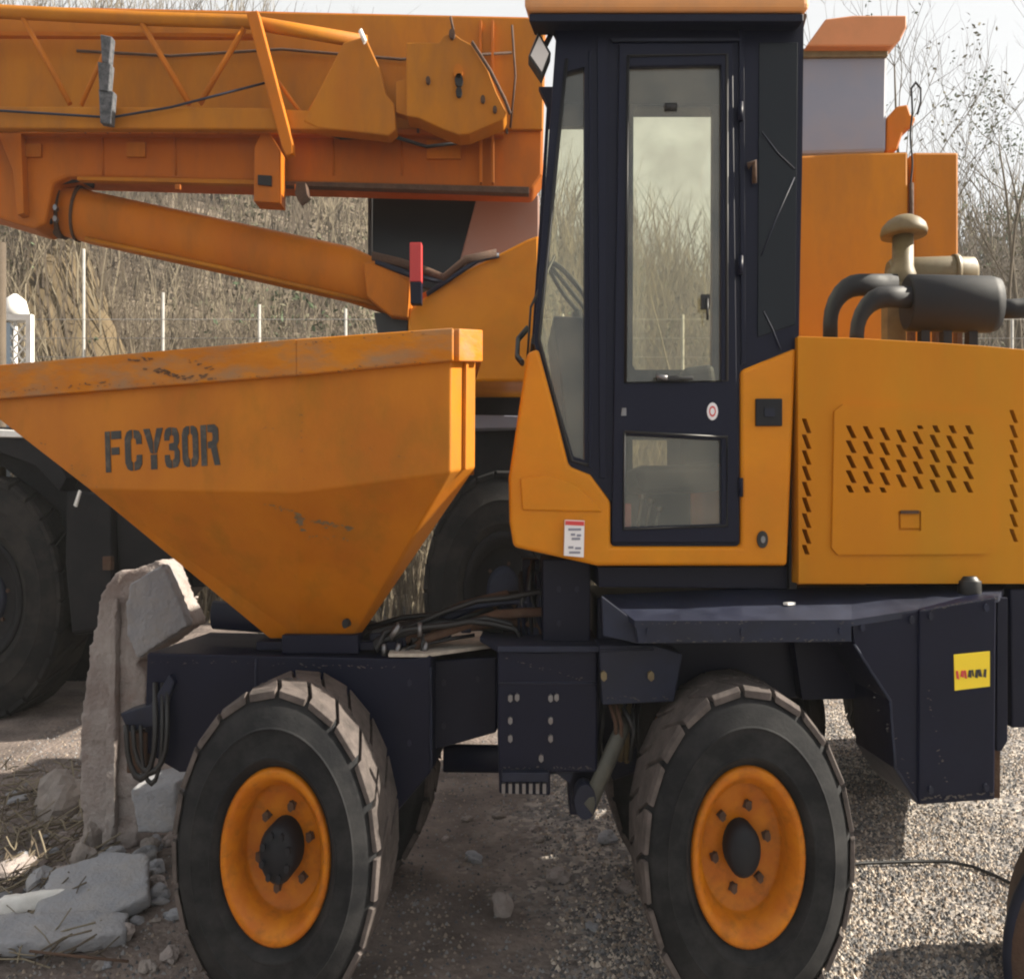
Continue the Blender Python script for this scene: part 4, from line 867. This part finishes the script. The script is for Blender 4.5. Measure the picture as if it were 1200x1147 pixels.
q = MB()
for (x, w0, y0, y1) in ((124, 7, 40, 75), (122, 8, 72, 110), (124, 9, 104, 146)): q.prism([(x - w0, y0), (x + w0, y0 + 3), (x + w0 - 3, y1), (x - w0 + 2, y1 - 2)], YJ - .18, YJ - .1)
q.build('webbing_strap', mat('grey_strap', (.04, .045, .05), .9, var=(.12, .12, .13), scale=30), K, bevel=.01)
# hydraulic lift ram
q = MB(); q.tube([P(66, 243, 8.9), P(110, 256, 8.9), P(410, 322, 8.9), P(485, 352, 8.9)], [.175, .175, .185, .15], 24); ram = q.build('lift_ram', CRANEO, K)
q = MB(); q.tube([P(62, 242, 8.9), P(70, 244, 8.9), P(78, 246, 8.9)], [.16, .2, .2], 24); q.tube([P(92, 250, 8.9), P(95, 251, 8.9)], .19, 24); q.build('ram_collar', RUST, ram)
for y in (245, 258): 
    q = MB(); p = P(67, y, 8.68); q.tube([p, p - Vector((0, .05, 0))], .02, 8); q.build('collar_bolt', STEEL, ram)
q = MB(); q.tube([P(100, 280, 8.78), P(250, 312, 8.78), P(440, 356, 8.78)], .016, 6); q.build('ram_pipe', CRANEY, ram)
q = MB(); q.tube([P(60, 262, 8.7), P(52, 235, 8.7), P(60, 215, 8.7), P(95, 210, 8.7), P(110, 218, 8.7)], .02, 6); q.build('ram_hose', DARK, ram)
kp('ram_foot', [(425, 308), (452, 306), (480, 330), (478, 372), (458, 370), (430, 348)], 8.66, 9.1, CRANEO, .02)
# superstructure and operator cabin
kp('turntable_housing', [(478, 364), (520, 330), (618, 280), (632, 275), (632, 447), (478, 447)], 8.7, 10.2, ORANGE, .03)
kp('housing_edge', [(478, 352), (580, 300), (586, 303), (520, 338), (478, 372)], 8.9, 9.3, CRANER, .01)
kb = kp('operator_cabin', [(560, 226), (632, 228), (632, 300), (590, 312), (540, 345), (528, 345)], 9.3, 10.3, mat('crane_cabin_panel', (.3, .17, .13), .5, dirt=(.3, .22, .2), dscale=2, damt=.5), .02)
kp('cabin_window', [(434, 228), (562, 231), (545, 300), (528, 347), (434, 320)], 9.35, 10.2, GLASSB, .02, kb)
kp('cabin_frame', [(431, 226), (436, 226), (436, 330), (431, 330)], 9.3, 9.4, BLACK, .004, kb)
kp('marker_post', [(480, 284), (494, 284), (494, 330), (480, 330)], 8.4, 8.5, RED, .008)
kp('marker_post_base', [(480, 330), (494, 330), (494, 356), (481, 356)], 8.4, 8.5, NAVY, .008)
for pts, r in (([(436, 300), (470, 308), (500, 318), (520, 326), (545, 305), (582, 297)], .03), ([(440, 306), (480, 322), (520, 330)], .02), ([(500, 345), (530, 325), (560, 305), (585, 299)], .018)):
    q = MB(); q.tube([P(x, y, 8.65) for x, y in pts], r, 8); q.build('hose', RUST if r > .025 else NAVYD, K)
# carrier
CAR = mat('dark_carrier_paint', (0.0048, 0.0054, 0.0078), .6, spec=.18, var=(0.0084, 0.0084, 0.0108), scale=1.5, dirt=(0.03, 0.027, 0.027), dscale=2, damt=.5)
kp('carrier_deck', [(-160, 500), (200, 500), (200, 448), (660, 448), (660, 520), (640, 560), (500, 590), (440, 680), (180, 690), (130, 740), (78, 745), (70, 600), (0, 545), (-160, 540)], 9.9, 12.0, CAR, .03)
kp('fender', [(-160, 501), (0, 503), (46, 506), (50, 513), (0, 512), (-160, 511)], 9.55, 9.95, WHITE, .01)
kp('fender', [(555, 486), (640, 488), (640, 500), (555, 502)], 9.55, 9.95, GREYP, .01)
kp('fender_side', [(0, 512), (50, 514), (78, 560), (70, 575), (40, 545), (0, 530), (-60, 528), (-60, 512)], 9.6, 9.9, CAR, .01)
kp('outrigger_box', [(78, 575), (130, 580), (132, 735), (84, 742), (76, 660)], 9.5, 10.3, CAR, .02)
kp('side_locker', [(135, 600), (210, 610), (214, 690), (140, 700)], 9.6, 10.4, CAR, .02)
kp('mirror_strip', [(86, 592), (92, 574), (94, 576), (89, 594)], 9.4, 9.43, WHITE, 0)
kp('tail_lamp', [(120, 652), (130, 652), (130, 668), (120, 668)], 9.42, 9.5, RUST, .004)
make_wheel(K, P(-22, 702, 9.55), 0, .93, 1.53, .75, .45, (.2, .1, 10), nl=26, tm=CTYRE, rimm=CAR, label='crane wheel at the left edge')
make_wheel(K, P(590, 695, 9.6), 0, .93, 1.53, .75, .45, (.2, .1, 10), nl=26, tm=CTYRE, rimm=CAR, label='crane wheel between the skip and the cab')
make_wheel(K, P(-22, 702, 9.55) + Vector((0, 2.9, 0)), 0, .93, 1.53, .75, .45, (.2, .1, 10), outer=1, nl=26, tm=CTYRE, rimm=CAR, label='far crane wheel')
make_wheel(K, P(590, 695, 9.6) + Vector((0, 2.9, 0)), 0, .93, 1.53, .75, .45, (.2, .1, 10), outer=1, nl=26, tm=CTYRE, rimm=CAR, label='far crane wheel')

# ------------------------------------------------------------ orange machine at the right
Z = thing('orange_machine', 'orange machine housing with a grey upper box standing behind the dumper engine hood', 'machine', (P(1000, 600, 7).x, 7, 0))
def zp(name, pts, Y0, Y1, m, bv=.01, par=None):
    q = MB(); q.prism(pts, Y0, Y1); return q.build(name, m, par or Z, bevel=bv)
zp('housing', [(935, 182), (1000, 179), (1065, 177), (1065, 690), (935, 690)], 5.71, 8.0, CRANEY, .02)
zp('housing', [(1070, 178), (1124, 178), (1124, 690), (1070, 690)], 5.78, 8.0, CRANEY, .02)
zp('housing_gap', [(1064, 190), (1072, 190), (1072, 640), (1064, 640)], 6.0, 6.2, RUST, 0)
zp('upper_box', [(936, 67), (940, 66), (1041, 60), (1039, 178), (936, 181)], 6.3, 7.6, GREYP, .03)
zp('box_trim', [(936, 57), (1041, 55), (1041, 66), (936, 67)], 6.27, 7.6, OLIVE, .006)
zp('feed_hopper', [(945, 54), (968, 22), (1000, 18), (1063, 18), (1063, 32), (1056, 46), (1046, 54)], 6.2, 6.9, mat('salmon_orange_paint', (.5, .19, .07), .6, dirt=(.34, .17, .08), dscale=3, damt=.5), .012)
zp('hopper_strut', [(930, 24), (942, 14), (946, 18), (936, 55), (930, 55)], 6.2, 6.25, RUST, .003)
zp('winch_arm', [(1039, 178), (1040, 138), (1052, 124), (1064, 122), (1068, 134), (1074, 138), (1070, 148), (1060, 152), (1052, 176)], 6.3, 6.6, CRANEO, .015)
q = MB(); pts = [P(1068, 290, 5.72)] + [P(1068 + 1.2 * math.sin(k), 270 - k * 10, 5.72) for k in range(16)] + [P(1068, 104, 5.72), P(1073, 97, 5.72), P(1079, 104, 5.72), P(1079, 120, 5.72), P(1075, 134, 5.72)]
q.tube(pts, .007, 6); q.build('chain', DARK, Z)
q = MB(); q.tube([P(1068, 215, 5.71), P(1068, 255, 5.71), P(1068, 330, 5.71)], .017, 6); q.build('chain_guard', RUST, Z)
zp('undercarriage', [(915, 690), (1118, 690), (1110, 812), (920, 812)], 6.6, 8.3, CAR, .01)
q = MB(); q.prism([(1056, 700), (1160, 700), (1160, 932), (1056, 932)], 5.7, 8.7, (.5, 1, 0)); q.build('hidden_shade_box', CAR, Z, bevel=.02)  # added box hidden behind the fuel tank, only there to shade the ground
for px in (918, 1112):
    for dy in (0, 1.1):
        c = P(px, 600, 6.95); make_wheel(Z, (c.x, 6.95 + dy, .59), 0, .36, 1.66, .25, .2, (.06, .05, 6), nl=20, tm=CTYRE, rimm=CAR)

# ------------------------------------------------------------ broken concrete and rubble
def roughen(o, amt, sc=4, sub=3):
    m = o.modifiers.new('r', 'REMESH'); m.mode = 'VOXEL'; m.voxel_size = .02
    dg = bpy.context.evaluated_depsgraph_get(); dg.update()
    me = bpy.data.meshes.new_from_object(o.evaluated_get(dg)); me.name = o.name; o.modifiers.remove(m); mt = list(o.data.materials); o.data = me
    me.materials.clear()
    for k in mt: me.materials.append(k)
    for v in me.vertices:
        c = v.co; n = Vector(v.normal); big = noise.noise(c * sc * .8); cell = noise.cell(c * sc * 1.7) if hasattr(noise, 'cell') else 0
        v.co = c + n * (big * amt * .9 + noise.noise(c * sc * 3) * amt * .45 + noise.noise(c * sc * 9) * amt * .3 + (cell - .5) * amt * .35)
    for p in me.polygons: p.use_smooth = True
    return o
q = MB(); q.prism([(137, 672), (185, 655), (192, 658), (224, 734), (160, 776), (172, 790), (170, 830), (160, 990), (140, 1005), (96, 985), (92, 880), (104, 760), (116, 700)], 5.7, 6.0)
cb_ = q.build('concrete_block', CONC); roughen(cb_, .03, 3, 4); tag(cb_, 'tall broken pinkish grey concrete block standing on end left of the front tyre', 'concrete block')
q = MB(); q.prism([(128, 715), (134, 700), (138, 705), (134, 990), (120, 992), (124, 850)], 5.64, 5.71); o = q.build('ridge', CONC, cb_); roughen(o, .012, 6, 3)
q = MB(); q.prism([(150, 684), (192, 660), (222, 733), (161, 772), (146, 740)], 5.6, 5.72); o = q.build('angled_block', CONC2, cb_); roughen(o, .01, 5, 3)
q = MB(); q.prism([(150, 925), (208, 915), (206, 975), (160, 978)], 5.35, 5.75); o = q.build('concrete_slab', CONC2); roughen(o, .015, 4, 3); tag(o, 'grey concrete slab lying between the upright block and the front tyre', 'concrete slab')
def slab(px, py, dx, dy, th, rz, tilt, m, label, name='concrete_slab', Yf=None):
    Y = Yf or (H * F / (py - HY)); x = (px - CX) * Y / F
    q = MB(); pts = [(-.5, -.42), (.1, -.5), (.5, -.3), (.46, .3), (.1, .5), (-.42, .38)]
    M = Matrix.Rotation(rz, 3, 'Z') @ Matrix.Rotation(tilt[0], 3, 'X') @ Matrix.Rotation(tilt[1], 3, 'Y')
    a = [M @ Vector((u * dx, v * dy, th)) for u, v in pts]; c = [M @ Vector((u * dx, v * dy, -.02)) for u, v in pts]
    z = gz(x, Y) + .04; off = Vector((x, Y, z)); q.loft([v + off for v in a], [v + off for v in c])
    o = q.build(name, m); roughen(o, .01, 5, 3); tag(o, label, 'slab'); return o
slab(112, 1072, .62, .62, .08, .35, (R(16), R(-6)), CONC2, 'large tilted blue grey slab in the rubble at the bottom left corner')
slab(60, 1125, .8, .3, .07, .2, (R(8), R(3)), CONC2, 'flat grey slab under the tilted one at the bottom left corner', Yf=4.5)
slab(50, 1080, .46, .13, .09, .55, (R(-12), R(4)), WHITE, 'bright white splintered board in the rubble with sunlight put into its white colour', 'broken_board')  # white colour stands in for sun that the machine blocks here
def stone(px, py, s, seed, name='stone', sc=(1, 1, 1.2), Y=None):
    Y = Y or (H * F / (py - HY)); x = (px - CX) * Y / F
    bm = bmesh.new(); bmesh.ops.create_icosphere(bm, subdivisions=3, radius=1)
    rs = random.Random(seed); off = Vector((seed, seed * 2, 0))
    for v in bm.verts:
        v.co *= 1 + .45 * noise.noise(v.co * 1.1 + off) + .2 * noise.noise(v.co * 2.6 + off) + .08 * noise.noise(v.co * 6 + off)
        v.co = Vector((v.co.x * s * sc[0], v.co.y * s * sc[1], v.co.z * s * sc[2]))
    me = bpy.data.meshes.new(name); bm.to_mesh(me); bm.free(); me.materials.append(rs.choice((STONE, CONC2, CONC)))
    o = bpy.data.objects.new(name, me); C.objects.link(o); o.location = (x, Y, gz(x, Y) + s * sc[2] * .45); o.rotation_euler = (0, 0, rs.uniform(0, 6)); return o
for (px, py, s, lab, sc) in ((108, 1005, .075, 'upright grey stone leaning against the foot of the concrete block', (1, .8, 1.8)), (100, 1035, .09, 'pale wedge shaped stone just above the white board', (1.1, .8, 1.4)),
        (72, 950, .2, 'wide pinkish boulder beside the left foot of the concrete block', (1, .8, 1.2)), (176, 1010, .05, 'upper of three small stones beside the front tyre', (1.2, 1, 1.2)),
        (182, 1036, .055, 'middle of three small stones beside the front tyre', (1.4, 1, .9)), (186, 1062, .05, 'lowest of three small stones beside the front tyre', (1.3, 1, 1)),
        (588, 1068, .06, 'single rounded stone on the dirt between the two near wheels', (1, 1, 1.4)), (712, 985, .06, 'pale stone on the gravel left of the rear tyre', (1.4, 1, .8)),
        (20, 1030, .11, 'low grey stone in the rubble near the left edge', (1.6, 1, .8)), (50, 1048, .09, 'angular pale grey stone in front of the white board', (1.8, 1, .8)), (118, 925, .06, 'small stone directly at the base of the block', (1, 1, 1.3))):
    tag(stone(px, py, s, int(px), sc=sc), lab, 'stone')
for k in range(110):
    px = random.uniform(-10, 205); py = random.uniform(930, 1140); 
    if random.random() < .14: px = random.uniform(460, 740)
    o = stone(px, py, random.choice((random.uniform(.016, .035), random.uniform(.03, .065))), 100 + k, 'rubble_chunk', (random.uniform(1, 1.8), 1, random.uniform(.6, 1)))
    if px < 300: tag(o, 'small broken chunk of rubble on the ground left of the front tyre', 'rubble', 'rubble chunks left of the front tyre')
    else: tag(o, 'small loose stone on the shaded dirt between the near wheels', 'stone', 'loose stones between the wheels')
# thin sticks and reinforcing bars in the rubble
for (pts, r, m, lab, nm) in (([(0, 1085), (40, 1068), (84, 1052)], .012, TWIG2, 'long pale rod lying above the white board at the left edge', 'rod'),
        ([(0, 1072), (40, 1055), (95, 1046)], .009, RUST, 'rusty rod running towards the wedge shaped stone', 'rod'), ([(35, 1114), (90, 1120), (150, 1126)], .008, RUST, 'thin dark rod lying across the bottom left slab', 'rod'),
        ([(180, 915), (196, 928), (214, 940)], .01, BLACK, 'short black hose end between slab and front tyre', 'hose'), ([(0, 935), (30, 928), (60, 920), (92, 912)], .01, TWIG, 'long dark stick on the dirt left of the block', 'stick')):
    q = MB(); q.tube([P(x, y, H * F / (y - HY) - .22) for x, y in pts], r, 6, zs=1); o = q.build(nm, m); tag(o, lab, nm)
tw = MB()
for k in range(380):
    px = random.uniform(-20, 110); py = random.uniform(905, 1060) if random.random() < .8 else random.uniform(1060, 1147)
    Y = H * F / (py - HY); x = (px - CX) * Y / F; a = random.uniform(0, 3.14); L = random.uniform(.06, .3); z = gz(x, Y) + random.uniform(.01, .09)
    tw.mi = random.choice((0, 1, 2)); d = Vector((math.cos(a) * L, math.sin(a) * L, random.uniform(-.05, .12)))
    tw.tube([Vector((x, Y, z)), Vector((x, Y, z)) + d * .5 + Vector((0, 0, random.uniform(-.02, .03))), Vector((x, Y, z)) + d], random.uniform(.003, .007), 4, zs=1, cap=False)
o = tw.build('dry_twigs', [TWIG, TWIG2, TWIG3]); o['kind'] = 'stuff'; tag(o, 'dry twigs and stalks littering the dirt left of the concrete block', 'twigs')

# gravel
def pebble_field(name, n, xr, yr, s0, s1, label, mats, dens=None):
    b = MB(); base = [Vector(v) for v in ((1, 0, 0), (.3, .95, 0), (-.8, .6, 0), (-.8, -.6, 0), (.3, -.95, 0), (0, 0, .8), (.1, 0, -.6))]
    F_ = [[0, 1, 5], [1, 2, 5], [2, 3, 5], [3, 4, 5], [4, 0, 5]]
    for i in range(n):
        y = yr[0] + (yr[1] - yr[0]) * random.random() ** 1.4; x = random.uniform(*xr)
        if dens and random.random() > dens(x, y): continue
        s = random.uniform(s0, s1) * (1.5 if random.random() < .04 else 1); a = random.uniform(0, 6.28); ca, sa = math.cos(a), math.sin(a); z = gz(x, y)
        b.mi = random.randrange(len(mats)); h = random.uniform(.7, 1.3)
        vs = []
        for v in base[:6]:
            j = random.uniform(.75, 1.2); vs.append((x + s * j * (v.x * ca - v.y * sa), y + s * j * (v.x * sa + v.y * ca), z + s * (v.z * h * 1.3 + (-.15 if v.z == 0 else 0)) + s * .2 * random.random()))
        b.add(vs, F_)
    o = b.build(name, mats); o['kind'] = 'stuff'; tag(o, label, 'gravel'); return o
PB = [mat('pebble_grey', (.2, .195, .195), .9), mat('pebble_pale', (.5, .43, .36), .9), mat('pebble_brown', (.25, .2, .16), .9), mat('pebble_dark', (.08, .08, .085), .9)]
pebble_field('gravel', 110000, (.2, 6), (4.1, 12), .006, .015, 'loose grey gravel spread over the ground on the right under the engine end', PB, lambda x, y: min(1, max(.05, (x - .1) * 1.3)) * (.35 + max(0, min(.65, 1.1 + 2.6 * noise.noise(Vector((x * 1.1, y * 1.1, 6)))))))
pebble_field('dirt_grit', 12000, (-5, .8), (4.1, 10), .004, .013, 'fine grit scattered over the packed dirt on the left', [PB[0], PB[2], PB[3]])

# hose on the gravel at the right, rusty drum at the corner
q = MB(); q.tube([P(x, y, H * F / (y - HY) - .03) for x, y in ((960, 1018), (1010, 1011), (1040, 1010), (1075, 1009), (1110, 1009), (1140, 1015), (1165, 1025), (1190, 1037), (1230, 1052))], .012, 7, zs=1); o = q.build('cable', BLACK); tag(o, 'thin dark cable curving over the gravel right of the rear tyre', 'cable')
q = MB(); cpt = P(1302, 1150, 3.95)
pr = [(0, .02), (.36, .02), (.4, .0), (.43, 0), (.435, .03), (.43, .5), (0, .5)]
revolve(q, pr, cpt, R(31), 40, 1.55); q.v = [(x, y, z) for x, y, z in q.v]; o = q.build('rusty_drum', RUST); tag(o, 'round rusty brown drum lying on its side at the bottom right corner', 'drum')
q = MB(); revolve(q, [(.405, -.012), (.44, -.012), (.445, .04), (.44, .06)], cpt, R(31), 40, 1.55); q.build('drum_rim', NAVYD, o)

# ------------------------------------------------------------ thin dusty air
q = MB(); q.box((0, 28, 16.5), (190, 70, 36)); q.v = [(x, y, z) for x, y, z in q.v]
hm = bpy.data.materials.new('haze_air'); hm.use_nodes = True; hn = hm.node_tree; hn.nodes.remove(hn.nodes['Principled BSDF'])
pv = hn.nodes.new('ShaderNodeVolumePrincipled'); pv.inputs['Color'].default_value = (.95, .95, .93, 1); pv.inputs['Density'].default_value = .001
hn.links.new(pv.outputs[0], hn.nodes['Material Output'].inputs['Volume'])
o = q.build('haze', hm); o['kind'] = 'stuff'
